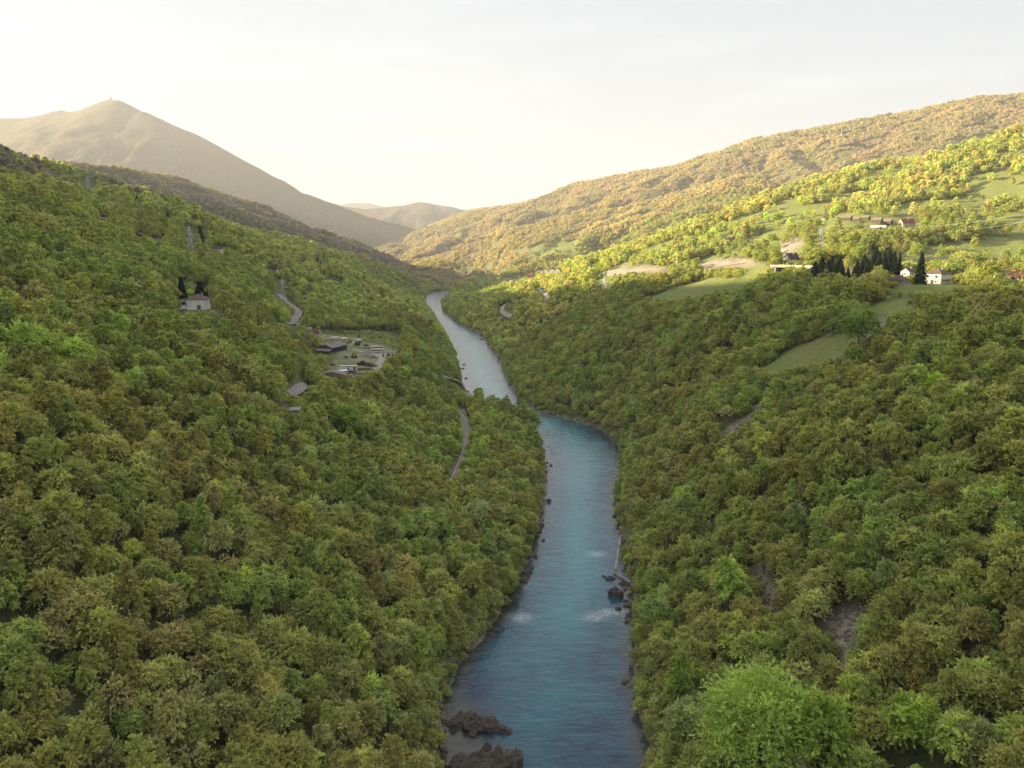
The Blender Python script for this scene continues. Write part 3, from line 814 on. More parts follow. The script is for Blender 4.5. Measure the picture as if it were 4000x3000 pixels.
road('road', 'grey asphalt road bending through the trees beside the pylon', [(1085, 1150), (1113, 1178), (1141, 1197), (1170, 1214), (1168, 1230), (1151, 1249), (1134, 1268)], 7.5, M_ROAD)
road('road', 'far piece of grey road on the left bank slope', [(1278, 1082), (1300, 1090), (1330, 1102)], 7, M_ROAD)
road('road', 'grey road bend above the river on the wooded spur', [(1735, 1478), (1790, 1503), (1820, 1525), (1834, 1552)], 6.5, M_ROAD)
road('road', 'short grey road piece among trees below the ruined hall', [(1140, 1545), (1170, 1528), (1205, 1512)], 6.0, M_ROAD)
road('track', 'pale dirt drive curving through the works yard', [(1345, 1363), (1410, 1372), (1465, 1384), (1499, 1396), (1482, 1418), (1462, 1445)], 5, M_DIRT)
road('track', 'pale two rut track climbing the slope beside the river', [(1806, 1600), (1832, 1690), (1816, 1760), (1790, 1830), (1768, 1885)], 2.6, M_DIRT, ruts=True)
road('track', 'pale dirt road winding through woods on the right bank', [(2003, 1180), (1978, 1187), (1962, 1202), (1960, 1220), (1974, 1232), (1994, 1244)], 6, M_DIRT)
road('track', 'pale dirt road dropping from the sunlit terrace', [(2100, 1126), (2127, 1148), (2137, 1162), (2130, 1175)], 6, M_DIRT)

# ---------------------------------------------------------------- planting
PAL = {'olive': (.112, .114, .038), 'green': (.112, .119, .039), 'lime': (.138, .150, .044), 'grey': (.118, .124, .062), 'brown': (.124, .108, .058),
       'dark': (.086, .095, .034), 'gold': (.165, .140, .060), 'rust': (.150, .121, .072), 'fresh': (.140, .160, .048), 'umber': (.088, .072, .058)}
KINDS_ = ['olive', 'green', 'lime', 'grey', 'brown', 'dark', 'gold', 'rust', 'fresh', 'umber']
PALM = np.array([PAL[k] for k in KINDS_]) * 2.5
def choose(x, y, z, mid_):
    n = len(x)
    w = np.tile(np.array([0.42, 0.27, 0.05, 0.08, 0.055, 0.09, 0, 0, 0.0]), (n, 1))
    n1 = fbm(x / 90, y / 90, 3); n2 = fbm(x / 60 + 31, y / 60 + 7, 3); n3 = fbm(x / 170 + 11, y / 170 - 9, 3)
    w[:, 1] *= np.exp(1.6 * n1); w[:, 0] *= np.exp(-1.0 * n1); w[:, 4] *= np.exp(2.8 * n2); w[:, 2] *= np.exp(-2.0 * n2); w[:, 3] *= np.exp(2.0 * n3)
    rd = river_dist(x, y)
    w[:, 3] += 0.35 * (rd < 30)                                       # willows at the water
    L = (mid_ == 0) & (x < -60) & (y > 560) & (rd < 350)             # fresher green terrace on the left
    w[L, 1] += 0.5; w[L, 2] += 0.12
    s = (mid_ == 8); w[s] = [0.24, 0.14, 0.20, 0.05, 0.08, 0.02, 0.13, 0.03, 0.22]
    s2 = (mid_ == 8) & (z > 190); 
    s = (mid_ == 7); w[s] = [0.16, 0.08, 0.0, 0.08, 0.15, 0.03, 0.32, 0.15, 0.03]
    s = (mid_ == 6); w[s] = [0.16, 0.03, 0.0, 0.10, 0.26, 0.06, 0.08, 0.31, 0]
    w[s, 7] *= np.exp(1.5 * n3[s]); w[s, 0] *= np.exp(-2.5 * n3[s])
    s_bare = ((mid_ == 1) & (fbm(x / 200, y / 200, 3) > -0.35)) | (mid_ == 2)
    s = (mid_ >= 3) & (mid_ <= 5); w[s] = [0.2, 0.06, 0, 0.1, 0.30, 0.05, 0, 0.30, 0]
    w = np.cumsum(w / w.sum(1, keepdims=True), 1)
    k = (RNG.uniform(size=n)[:, None] > w).sum(1).clip(0, 8)
    k[s_bare & (RNG.uniform(size=n) < 0.72)] = 9
    return k
def tint_of(k, x, y, mid_):
    n4 = fbm(x / 48, y / 48, 3)[:, None]; n5 = fbm(x / 150 + 5, y / 150, 3)[:, None]
    loc = np.array([.109, .1125, .037]) + n4 * np.array([-.012, .006, -.002]) + n5 * np.array([.010, .002, .004])
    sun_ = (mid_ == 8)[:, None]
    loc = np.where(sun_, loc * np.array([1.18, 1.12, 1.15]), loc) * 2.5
    keep_ = np.where(k == 9, 1.0, np.where(k == 2, 0.6, 0.45))[:, None]
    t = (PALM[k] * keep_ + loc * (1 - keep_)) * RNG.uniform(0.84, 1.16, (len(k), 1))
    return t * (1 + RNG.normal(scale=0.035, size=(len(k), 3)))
def id_at(x, y):
    i = np.clip(np.searchsorted(GX, x), 1, len(GX) - 1); j = np.clip(np.searchsorted(GY, y), 1, len(GY) - 1)
    return MID[j, i]
def fit_sight(x, y, z, sc, hgt, wid):
    """shrink or drop trees that would stand in front of what the photograph shows"""
    out = np.zeros(len(x))
    todo = np.ones(len(x), bool)
    for f in (1.0, 0.8, 0.62, 0.48, 0.36, 0.26):
        ok = todo.copy()
        for ux, uz in ((0, .98), (-.4, .8), (.4, .8), (0, .65), (-.5, .5), (.5, .5), (0, .3), (-.4, .25), (.4, .25), (0, 0)):
            s = sc * f
            px, py, D = project(x + ux * 2 * wid * s, y, z + uz * hgt * s)
            i = np.clip((px / 4).astype(int), 0, SW - 1); j = np.clip((py / 4).astype(int), 0, SH - 1)
            inn = (px > 0) & (px < 4000) & (py > 0) & (py < 3000)
            ok &= ~(inn & (SEE[j, i] > np.hypot(x, y)))
        out[ok] = sc[ok] * f; todo &= ~ok
    return out
TREES = []          # x, y, z, scale, pool, kind
def plant(r0, r1, cell, pool, thin=1.0, top=14, sc0=1.0):
    x, y = scatter(r0, r1, cell)
    rd = river_dist(x, y); mid_ = id_at(x, y)
    m = (rd > 1.2) 
    opn = cover_at(x, y, MASK_OPEN)
    m &= (RNG.uniform(size=len(x)) > opn * np.where(mid_ == 8, 0.91, 0.965)) | (opn < 0.25)
    for q in ROADS:
        near_ = (np.abs(x - q[0]) < q[2] + 3) & (np.abs(y - q[1]) < q[2] + 3)
        m &= ~(near_ & (np.hypot(x - q[0], y - q[1]) < q[2] + 2.0))
    for q in CLEAR: m &= np.hypot(x - q[0], y - q[1]) > q[2]
    if r0 >= 2400: m &= (mid_ != 3) & (mid_ != 4) & (mid_ != 5)
    x, y, mid_, rd = x[m], y[m], mid_[m], rd[m]
    z = gz(x, y)
    v = visible(x, y, z, top, 0.0)
    x, y, z, mid_, rd = x[v], y[v], z[v], mid_[v], rd[v]
    sc = sc0 * RNG.uniform(0.62, 1.28, len(x)) * (1 + 0.16 * fbm(x / 55, y / 55, 2))
    sc = np.where(rd < 7, sc * 0.7, sc)
    if top < 30: sc = fit_sight(x, y, z, sc, 12.0, 4.8)
    m = sc > 0.2
    x, y, z, mid_, sc = x[m], y[m], z[m], mid_[m], sc[m]
    TREES.append((x, y, z, sc, np.full(len(x), pool), choose(x, y, z, mid_), mid_))

def underwood(r0, r1, cell):
    """bushes where no tree could stand: stream banks, gaps, edges of clearings"""
    x, y = scatter(r0, r1, cell)
    rd = river_dist(x, y); m = (rd > 0.6) & (cover_at(x, y, cov_m) < 0.4) & ((cover_at(x, y, cov_r) < 0.3) | (rd < 6))
    for q in ROADS: m &= np.hypot(x - q[0], y - q[1]) > q[2] + 0.3
    for q in CLEAR: m &= np.hypot(x - q[0], y - q[1]) > q[2] * 0.8
    # keep only the gaps: cells without a planted tree nearby
    cells = set()
    for T in TREES:
        k = np.hypot(T[0], T[1]) < r1 + 10
        for i in np.where(k)[0]:
            if T[3][i] > 0.45: cells.add((int(T[0][i] // 5), int(T[1][i] // 5)))
    gap = np.array([((int(a // 5), int(b // 5)) not in cells) for a, b in zip(x, y)])
    m &= gap | (rd < 9)
    x, y, rd = x[m], y[m], rd[m]; z = gz(x, y); v = visible(x, y, z, 6, 0.0)
    x, y, z, rd = x[v], y[v], z[v], rd[v]; mid_ = id_at(x, y)
    sc = RNG.uniform(0.35, 0.75, len(x)) * np.where(rd < 5, 0.7, 1.0)
    sc = fit_sight(x, y, z, sc, 5.0, 2.2); m = sc > 0.12
    x, y, z, mid_, sc = x[m], y[m], z[m], mid_[m], sc[m]
    TREES.append((x, y, z, sc, np.full(len(x), 9), choose(x, y, z, mid_), mid_))
# ---------------------------------------------------------------- building and vehicle helpers
class MB:
    def __init__(s): s.v = []; s.f = []
    def hexa(s, P):
        o = len(s.v); s.v += [tuple(p) for p in P]
        s.f += [tuple(o + i for i in q) for q in ((0, 3, 2, 1), (4, 5, 6, 7), (0, 1, 5, 4), (1, 2, 6, 5), (2, 3, 7, 6), (3, 0, 4, 7))]
        return s
    def box(s, x0, x1, y0, y1, z0, z1):
        return s.hexa([(x0, y0, z0), (x1, y0, z0), (x1, y1, z0), (x0, y1, z0), (x0, y0, z1), (x1, y0, z1), (x1, y1, z1), (x0, y1, z1)])
    def bar(s, a, b, w):
        a = Vector(a); b = Vector(b); d = (b - a).normalized(); u = d.cross(Vector((0, 0, 1)) if abs(d.z) < .9 else Vector((1, 0, 0))).normalized() * w / 2; v = d.cross(u).normalized() * w / 2
        return s.hexa([a - u - v, a + u - v, a + u + v, a - u + v, b - u - v, b + u - v, b + u + v, b - u + v])
    def poly(s, P, faces):
        o = len(s.v); s.v += [tuple(p) for p in P]; s.f += [tuple(o + i for i in q) for q in faces]; return s
    def cyl(s, c, r, h, axis='z', n=10):
        o = len(s.v)
        for k in (0, 1):
            for i in range(n):
                a = 2 * math.pi * i / n; p, q, w = r * math.cos(a), r * math.sin(a), h * (k - .5)
                s.v.append({'z': (c[0] + p, c[1] + q, c[2] + w), 'x': (c[0] + w, c[1] + p, c[2] + q), 'y': (c[0] + p, c[1] + w, c[2] + q)}[axis])
        s.f += [tuple(o + i for i in range(n)), tuple(o + n + i for i in range(n))[::-1]]
        s.f += [(o + i, o + n + i, o + n + (i + 1) % n, o + (i + 1) % n) for i in range(n)]
        return s
    def mesh(s, name, mat, bevel=0.0):
        me = bpy.data.meshes.new(name); me.from_pydata(s.v, [], s.f); me.materials.append(mat)
        b = bmesh.new(); b.from_mesh(me); bmesh.ops.recalc_face_normals(b, faces=b.faces)
        if bevel: bmesh.ops.bevel(b, geom=list(b.edges), offset=bevel, segments=1, affect='EDGES')
        b.to_mesh(me); b.free(); me.update()
        return me
    def put(s, name, mat, parent, bevel=0.0): return link(name, s.mesh(name, mat, bevel), parent)
def root(name, loc, rz, label, cat, group=None):
    o = link(name, None, None, loc, R(rz)); o.empty_display_size = 1
    return tag(o, label, cat, group)
def copy_tree(o, parent=None):
    c = o.copy(); COL.objects.link(c); c.parent = parent
    for ch in list(o.children): copy_tree(ch, c)
    return c
M = {}
def mat(k, *a, **b):
    if k not in M: M[k] = simple(k, *a, **b)
    return M[k]
plaster = mat('aged_white_plaster', (0.78, 0.75, 0.68), 0.9, 0.18, 0.4, (0.35, 0.31, 0.25), 0.45)
cream = mat('cream_plaster', (0.55, 0.47, 0.36), 0.9, 0.15, 0.4)
rawwall = mat('grey_block_wall', (0.34, 0.32, 0.29), 0.95, 0.25, 0.8)
rooft = mat('brown_roof_tile', (0.17, 0.115, 0.085), 0.9, 0.35, 1.1, (0.26, 0.22, 0.17), 0.6, bump=0.6)
roofd = mat('dark_roof_sheet', (0.085, 0.06, 0.05), 0.8, 0.3, 0.8)
roofr = mat('red_roof_tile', (0.30, 0.095, 0.06), 0.85, 0.3, 0.9)
roofo = mat('orange_roof_tile', (0.42, 0.20, 0.11), 0.85, 0.3, 0.9)
roofg = mat('grey_roof_sheet', (0.24, 0.22, 0.20), 0.8, 0.25, 0.5, (0.16, 0.10, 0.06), 0.4)
glass = mat('dark_window_glass', (0.03, 0.035, 0.04), 0.15, 0.2, 1.0, dirtf=0.0)
wood = mat('weathered_wood', (0.16, 0.12, 0.085), 0.9, 0.35, 1.5)
woodpale = mat('silvered_wood', (0.30, 0.25, 0.19), 0.9, 0.35, 1.5)
concrete = mat('pale_concrete', (0.46, 0.42, 0.36), 0.9, 0.2, 0.5, (0.2, 0.17, 0.13), 0.5)
stonepink = mat('pinkish_stone_pitching', (0.44, 0.34, 0.27), 0.95, 0.35, 0.7, (0.2, 0.15, 0.1), 0.5, bump=0.6)
steel = mat('galvanised_steel', (0.62, 0.63, 0.61), 0.6, 0.12, 1.0)
whitep = mat('white_vehicle_paint', (0.75, 0.74, 0.70), 0.4, 0.1, 0.7, (0.3, 0.25, 0.18), 0.3)
creamp = mat('cream_vehicle_paint', (0.62, 0.58, 0.42), 0.45, 0.1, 0.7)
redp = mat('faded_red_paint', (0.42, 0.11, 0.07), 0.6, 0.2, 0.8)
bluep = mat('dull_blue_paint', (0.08, 0.11, 0.24), 0.5, 0.2, 0.8)
yellowp = mat('dusty_yellow_paint', (0.55, 0.38, 0.10), 0.55, 0.2, 0.8)
rustm = mat('rusty_iron', (0.17, 0.075, 0.04), 0.95, 0.5, 1.2, (0.06, 0.04, 0.03), 0.6)
rubber = mat('black_rubber', (0.02, 0.02, 0.02), 0.9, 0.1)
darkm = mat('dark_parts_and_shade', (0.025, 0.022, 0.02), 0.95, 0.2)

def windows(rt, w, d, specs):
    """specs: (face, along, sill height, width, height[, name]) on the walls of a w x d house"""
    for sp in specs:
        f, u, z, ww, hh = sp[:5]; nm = sp[5] if len(sp) > 5 else 'window'
        fr, gl = MB(), MB(); e = 0.06; t = 0.12
        def bx(m, a0, a1, z0, z1, o0, o1):
            if f == 'front': m.box(a0, a1, -d / 2 - o1, -d / 2 + o0, z0, z1)
            elif f == 'back': m.box(a0, a1, d / 2 - o0, d / 2 + o1, z0, z1)
            elif f == 'right': m.box(w / 2 - o0, w / 2 + o1, a0, a1, z0, z1)
            else: m.box(-w / 2 - o1, -w / 2 + o0, a0, a1, z0, z1)
        for a0, a1, z0, z1 in ((u - ww / 2 - t, u - ww / 2, z - t, z + hh + t), (u + ww / 2, u + ww / 2 + t, z - t, z + hh + t), (u - ww / 2, u + ww / 2, z - t, z), (u - ww / 2, u + ww / 2, z + hh, z + hh + t)):
            bx(fr, a0, a1, z0, z1, 0.02, e)
        bx(gl, u - ww / 2, u + ww / 2, z, z + hh, 0.03, 0.02)
        wf = fr.put(nm, wood if nm == 'door' else plaster, rt); gl.put('pane' if nm != 'door' else 'door_leaf', glass if nm != 'door' else wood, wf)
def roof_gable(w, d, z, h, o=0.5, th=0.18, axis='y'):
    """ridge along y (depth) or x"""
    m = MB()
    if axis == 'y':
        s = h / (w / 2); zo = z - o * s
        for sg in (-1, 1):
            a = [(sg * (w / 2 + o), -d / 2 - o, zo), (0, -d / 2 - o, z + h), (0, d / 2 + o, z + h), (sg * (w / 2 + o), d / 2 + o, zo)]
            m.hexa([(x, y, q) for x, y, q in a] + [(x, y, q + th) for x, y, q in a])
    else:
        s = h / (d / 2); zo = z - o * s
        for sg in (-1, 1):
            a = [(-w / 2 - o, sg * (d / 2 + o), zo), (-w / 2 - o, 0, z + h), (w / 2 + o, 0, z + h), (w / 2 + o, sg * (d / 2 + o), zo)]
            m.hexa([(x, y, q) for x, y, q in a] + [(x, y, q + th) for x, y, q in a])
    return m
def roof_hip(w, d, z, h, o=0.6, th=0.16):
    W2, D2 = w / 2 + o, d / 2 + o; rl = max(0.0, (w - d) / 2) if w > d else 0.0; rd_ = max(0.0, (d - w) / 2)
    P = [(-W2, -D2, z), (W2, -D2, z), (W2, D2, z), (-W2, D2, z), (-W2, -D2, z + th), (W2, -D2, z + th), (W2, D2, z + th), (-W2, D2, z + th), (-rl - .01, -rd_ - .01, z + h), (rl + .01, rd_ + .01, z + h)]
    m = MB()
    fs = [(0, 3, 2, 1), (0, 1, 5, 4), (1, 2, 6, 5), (2, 3, 7, 6), (3, 0, 4, 7)]
    if w >= d: fs += [(4, 5, 9, 8), (5, 6, 9), (6, 7, 8, 9), (7, 4, 8)]
    else: fs += [(4, 5, 8), (5, 6, 9, 8), (6, 7, 9), (7, 4, 8, 9)]
    return m.poly(P, fs)
def house(name, p, w, d, h, rz, label, cat='house', group=None, roof='gable', rh=2.5, wallm=None, roofm=None, wins=(), axis='y', chimney=True, base=None, deep=3.0):
    rt = root(name, p, rz, label, cat, group); wallm = wallm or plaster; roofm = roofm or rooft
    m = MB().box(-w / 2, w / 2, -d / 2, d / 2, 0 if base else -deep, h)
    if roof == 'gable':
        if axis == 'y': m.poly([(-w / 2, -d / 2 + .003, h), (w / 2, -d / 2 + .003, h), (0, -d / 2 + .003, h + rh), (-w / 2, d / 2 - .003, h), (w / 2, d / 2 - .003, h), (0, d / 2 - .003, h + rh)], [(0, 1, 2), (4, 3, 5), (1, 4, 5, 2), (3, 0, 2, 5)])
        else: m.poly([(-w / 2 + .003, -d / 2, h), (-w / 2 + .003, d / 2, h), (-w / 2 + .003, 0, h + rh), (w / 2 - .003, -d / 2, h), (w / 2 - .003, d / 2, h), (w / 2 - .003, 0, h + rh)], [(1, 0, 2), (3, 4, 5), (0, 3, 5, 2), (4, 1, 2, 5)])
    m.put('wall', wallm, rt)
    if base: MB().box(-w / 2 - .04, w / 2 + .04, -d / 2 - .04, d / 2 + .04, -deep, -0.002).put('foundation', base, rt)
    if roof == 'gable': r_ = roof_gable(w, d, h + .01, rh, axis=axis)
    elif roof == 'hip': r_ = roof_hip(w, d, h + .01, rh)
    else: r_ = MB().box(-w / 2 - .4, w / 2 + .4, -d / 2 - .4, d / 2 + .4, h + .005, h + .3)
    ro = r_.put('roof', roofm, rt)
    if chimney: MB().box(w * .16, w * .16 + .7, .2, .9, h + rh * .3, h + rh + .7).put('chimney', rawwall, ro)
    windows(rt, w, d, wins)
    return rt
def G(px, py): return at(px, py)
def clear(p, r): CLEAR.append((p[0], p[1], r))
def face(px, turn): return -math.degrees(math.atan((px - 2000) / FPX)) - turn     # 0: front wall square to the camera, positive shows the right wall

# ---- houses of the left slope
p = W(770, 1207, 415); clear(p, 11)
h1 = house('house', (p[0] + 1.0, p[1], p[2]), 9.5, 8.5, 5.2, face(770, 0) + 4 - 22, 'white house with brown hipped roof and dark loggia on the left slope', roof='hip', rh=2.7,
           wins=[('right', -2.6, 3.0, 0.9, 1.3), ('right', 0, 3.0, 0.9, 1.3), ('right', 2.6, 3.0, 0.9, 1.3), ('front', 1.4, 0.2, 1.6, 2.0, 'door')])
m = MB().box(-9.4, -4.78, -3.6, 4.0, -3, 4.75); m.put('side_wing', plaster, h1)
MB().box(-9.9, -4.3, -4.2, 4.4, 4.76, 5.05).put('wing_roof', rooft, h1)
MB().box(-8.6, -5.6, -3.66, -3.2, 2.4, 4.0).put('loggia', darkm, h1)  # near-black block paints the shade of the opening, no recess is cut
MB().box(-5.4, -4.82, -3.68, -3.2, 1.3, 4.0).put('balcony_door', glass, h1)
MB().box(-8.9, -5.0, -5.0, -3.62, 0.3, 1.3).put('balcony_parapet', whitep, h1)
MB().box(-8.9, -5.0, -4.9, -3.63, -0.6, 0.29).put('undercroft_shade', darkm, h1)  # solid dark block painted as the shade below the balcony
def small_house(px, py, D, w, d, h, turn, label, **k):
    q = atD(px, D) if D else G(px, py)
    clear(q, max(w, d) * .65); see_box(px - w / 2.2 / (D or q[1]) * FPX, py - (h + k.get('rh', 2.5)) / (D or q[1]) * FPX * .9, px + w / 2.2 / (D or q[1]) * FPX, py + 3, 5)
    return house('house' if k.get('cat', 'house') == 'house' else k['cat'].replace(' ', '_'), q, w, d, h, face(px, turn), label, **k)
W2 = [('front', -2, 1.2, 1.1, 1.2), ('front', 2, 1.2, 1.1, 1.2), ('right', 0, 1.2, 1.0, 1.2)]
small_house(402, 868, 0, 8, 6, 2.6, 15, 'small pale barn with grey roof alone high on the left slope', cat='barn', wallm=cream, roofm=roofg, rh=1.6, axis='x', wins=[('front', 0, 0.3, 2.2, 2.0, 'door')], chimney=False)
small_house(545, 932, 0, 9, 7, 2.8, 25, 'old brown timber house half hidden by trees on the left slope', wallm=wood, roofm=rooft, rh=2.4, wins=W2[:1])
small_house(614, 950, 0, 9, 7, 3.4, -15, 'small bright white house under a flat brown roof on the left slope', roofm=rooft, rh=1.4, roof='hip', wins=W2)
small_house(848, 985, 0, 12, 8, 3.4, 20, 'pale house with dark hipped roof beside the tall pylon', roof='hip', rh=3.0, roofm=roofd, wins=W2)
small_house(1068, 1058, 0, 11, 9, 1.5, 10, 'steep dark roofed cabin with a white foot on the left slope', cat='cabin', roofm=roofd, rh=5.5, axis='x', wins=[('front', 2, 0.2, 1.5, 1.2)], chimney=False)
small_house(1184, 1034, 0, 8, 7, 3, 10, 'tiny white house on the skyline slope left of the pale hut', rh=1.8, wins=W2[:2])
small_house(1274, 1016, 0, 10, 8, 3, 0, 'pale flat hut high on the far left slope', cat='hut', rh=1.2, roofm=concrete, wins=W2[:2], chimney=False)
small_house(1496, 1033, 0, 13, 9, 4, 20, 'faint pale house at the foot of the hazy ridge', rh=3, roofm=rooft, wins=W2)

# ---- houses of the right plateau
p = W(3660, 1108, 450); clear(p, 13)
h2 = house('house', p, 10.4, 9.4, 5.6, face(3660, 33), 'large white two storey house with brown hipped roof beside the tall spruce', roof='hip', rh=3.0, roofm=rooft,
           wins=[('front', -2.9, 3.5, 1.5, 1.3), ('front', 2.4, 3.5, 1.5, 1.3), ('front', -2.9, 0.9, 0.8, 0.8), ('front', 2.2, 0.9, 0.8, 0.8), ('front', 0, 0.05, 1.2, 2.1, 'door')])
MB().box(-5.3, 5.3, -4.8, 4.8, -3, 2.55).mesh('x', concrete)
MB().box(5.22, 6.8, -3.6, 4.0, 2.6, 2.8).put('balcony', concrete, h2)
MB().box(-5.26, 5.26, -4.76, -4.703, 2.55, 2.75).put('floor_band', concrete, h2)
p = W(3510, 1110, 462); clear(p, 9)
house('house', p, 8.5, 6, 2.6, face(3510, 20), 'low stone house with brown tiled roof left of the white house', roof='hip', rh=2.6, wallm=rawwall, roofm=rooft, wins=[('front', -2, .6, .8, .9), ('front', 1.5, .1, 1, 1.8, 'door')])
p = atD(3546, 485); clear(p, 8)
house('house', p, 6, 6, 3.4, face(3546, 35), 'small white house with brown roof behind the low stone house', rh=2.2, roofm=rooft, wins=[('front', 0, 1.4, .9, 1.1), ('right', 0, 1.4, .9, 1.1)])
p = atD(3985, 432); clear(p, 9)
house('house', p, 9, 8, 2.6, face(3985, 20), 'orange roofed house cut by the right edge of the picture', rh=3.4, roofm=roofo, wallm=cream, axis='x', wins=W2)
p = W(3090, 1028, 650); clear(p, 10)
house('chalet', p, 7.4, 10, 3.6, face(3095, 48), 'white chalet with steep dark gable roof left of the spruce row', 'chalet', rh=4.6, roofm=roofd,
      wins=[('front', -1.8, 3.4, 1.0, 1.1), ('front', 1.8, 3.4, 1.0, 1.1), ('front', 0, 5.4, 1.0, 1.0), ('front', -1.8, .6, 1.6, 1.8), ('front', 1.8, .6, 1.6, 1.8)])
p = W(3540, 888, 760); clear(p, 12)
house('house', p, 8, 13, 4.2, face(3540, 55), 'cream house with long dark red gable roof on the sunlit hill', rh=4.0, roofm=roofr, wallm=cream,
      wins=[('front', -2, 1.6, 1.1, 1.3), ('front', 2, 1.6, 1.1, 1.3), ('front', 0, 4.6, 1, 1), ('right', -3, 1.6, 1.1, 1.3), ('right', 2, 1.6, 1.1, 1.3)])
SHEDS = [(3305, 862, 10, 'brown open fronted shed, leftmost of the hill sheds'), (3346, 868, 6, 'small dark shed between the leftmost shed and the grey barn'), (3379, 862, 8, 'tall grey boarded barn, middle of the hill sheds'),
         (3427, 872, 8, 'pale roofed boarded shed above the greenhouse'), (3464, 878, 9, 'low brown shed just left of the red roofed house')]
for px, py, w_, lb_ in SHEDS:
    small_house(px, py, 0, w_, 6, 3.0, 20, lb_, cat='shed', wallm=wood, roofm=woodpale, rh=2.0, axis='x', chimney=False, wins=[('front', 0, .1, 2, 2, 'door')])
small_house(3215, 862, 0, 6, 4, 2.0, 10, 'small pale hut at the left end of the hill farm', cat='hut', wallm=plaster, rh=1.2, roofm=concrete, chimney=False)
q = G(3430, 893); clear(q, 9); gh = root('greenhouse', q, face(3430, 0), 'long low white greenhouse tunnel below the sheds', 'greenhouse')
m = MB(); nseg = 8
for i in range(nseg):
    a0, a1 = math.pi * i / nseg, math.pi * (i + 1) / nseg
    m.hexa([(-7, -2.6 * math.cos(a0), 2.4 * math.sin(a0)), (7, -2.6 * math.cos(a0), 2.4 * math.sin(a0)), (7, -2.6 * math.cos(a1), 2.4 * math.sin(a1)), (-7, -2.6 * math.cos(a1), 2.4 * math.sin(a1)),
            (-7, -2.7 * math.cos(a0), 2.5 * math.sin(a0)), (7, -2.7 * math.cos(a0), 2.5 * math.sin(a0)), (7, -2.7 * math.cos(a1), 2.5 * math.sin(a1)), (-7, -2.7 * math.cos(a1), 2.5 * math.sin(a1))])
m.put('cover', whitep, gh)
for x_ in (-6, -3, 0, 3, 6):
    mm_ = MB()
    for i in range(nseg): mm_.bar((x_, -2.74 * math.cos(math.pi * i / nseg), 2.54 * math.sin(math.pi * i / nseg)), (x_, -2.74 * math.cos(math.pi * (i + 1) / nseg), 2.54 * math.sin(math.pi * (i + 1) / nseg)), .12)
    mm_.put('hoop', steel, gh)
small_house(2857, 940, 0, 9, 6, 4, 20, 'pale flat roofed building beside the hill road', cat='building', wallm=concrete, roofm=roofd, roof='flat', rh=0, wins=W2, chimney=False)
small_house(3160, 968, 0, 5, 3.5, 1.8, 20, 'tiny dark roofed hut above the chalet', cat='hut', wallm=plaster, rh=1.4, roofm=roofd, chimney=False)

# ---- the far village
VIL = [(1877, 1083, 13, 10, 5, 'white house with dark gable roof, leftmost of the far village', 'gable', 4, roofd, plaster), (1712, 1040, 16, 10, 6, 'reddish house alone above the far river bend', 'gable', 4, roofr, cream),
       (1985, 1096, 20, 9, 4.5, 'long pale low building in front of the far village', 'flat', 0, concrete, cream), (2012, 1096, 14, 9, 4, 'pale square building right of the long low one', 'hip', 2, rooft, plaster),
       (2030, 1084, 14, 10, 5, 'small pale house left of the big red building', 'gable', 3, rooft, cream), (2075, 1082, 22, 14, 8, 'big red roofed building in the far village', 'gable', 5, roofr, redp),
       (2118, 1066, 12, 9, 5, 'pale house behind the red building, left of two grey ones', 'hip', 3, rooft, cream), (2135, 1066, 13, 9, 6, 'grey house in the middle of the back row of the village', 'gable', 3.5, roofd, cream),
       (2158, 1066, 14, 9, 6, 'second house from the right in the back row of the village', 'gable', 3.5, rooft, cream), (2180, 1066, 14, 9, 6, 'rightmost house of the far village', 'gable', 3, roofd, cream)]
for px, py, w_, d_, h_, lb_, rf, rh_, rm, wm in VIL:
    small_house(px, py, 0, w_, d_, h_, 25, lb_, roof=rf, rh=rh_, roofm=rm, wallm=wm, wins=[('front', -3, 1.2, 1.4, 1.5), ('front', 3, 1.2, 1.4, 1.5), ('right', 0, 1.2, 1.4, 1.5)], chimney=False, deep=5)

# ---- walls and bridge of the main road on the right
def long_wall(name, label, cat, a, b, h, th, m_, lean=0.0, parapet=None, ribs=0, below=3.0):
    a = Vector(a); b = Vector(b); L = (b - a).length; mid_ = (a + b) / 2
    rt = root(name, mid_, math.degrees(math.atan2(b.y - a.y, b.x - a.x)), label, cat)
    sl_ = (b.z - a.z) / max(1, math.hypot(b.x - a.x, b.y - a.y)); X = math.hypot(b.x - a.x, b.y - a.y) / 2; n_ = 6
    for i in range(n_):
        x0, x1 = -X + 2 * X * i / n_ + (.03 if i else 0), -X + 2 * X * (i + 1) / n_
        MB().hexa([(x0, -th / 2 - lean, x0 * sl_ - below), (x1, -th / 2 - lean, x1 * sl_ - below), (x1, th / 2, x1 * sl_ - below), (x0, th / 2, x0 * sl_ - below),
                   (x0, -th / 2, x0 * sl_ + h), (x1, -th / 2, x1 * sl_ + h), (x1, th / 2, x1 * sl_ + h), (x0, th / 2, x0 * sl_ + h)]).put('wall_panel', m_, rt)
    if parapet:
        MB().hexa([(-X, -th / 2 - .2, -X * sl_ + h + .01), (X, -th / 2 - .2, X * sl_ + h + .01), (X, th / 2, X * sl_ + h + .01), (-X, th / 2, -X * sl_ + h + .01),
                   (-X, -th / 2 - .2, -X * sl_ + h + .9), (X, -th / 2 - .2, X * sl_ + h + .9), (X, th / 2, X * sl_ + h + .9), (-X, th / 2, -X * sl_ + h + .9)]).put('parapet', parapet, rt)
    for i in range(ribs):
        x0 = -X + 2 * X * (i + .5) / ribs
        MB().box(x0 - .3, x0 + .3, -th / 2 - lean - .35, -th / 2 + .01, x0 * sl_ - 2, x0 * sl_ + h - .1).put('pilaster', m_, rt)
    for k in np.linspace(0, 1, 12): q_ = a.lerp(b, k); clear(q_, 5)
    return rt
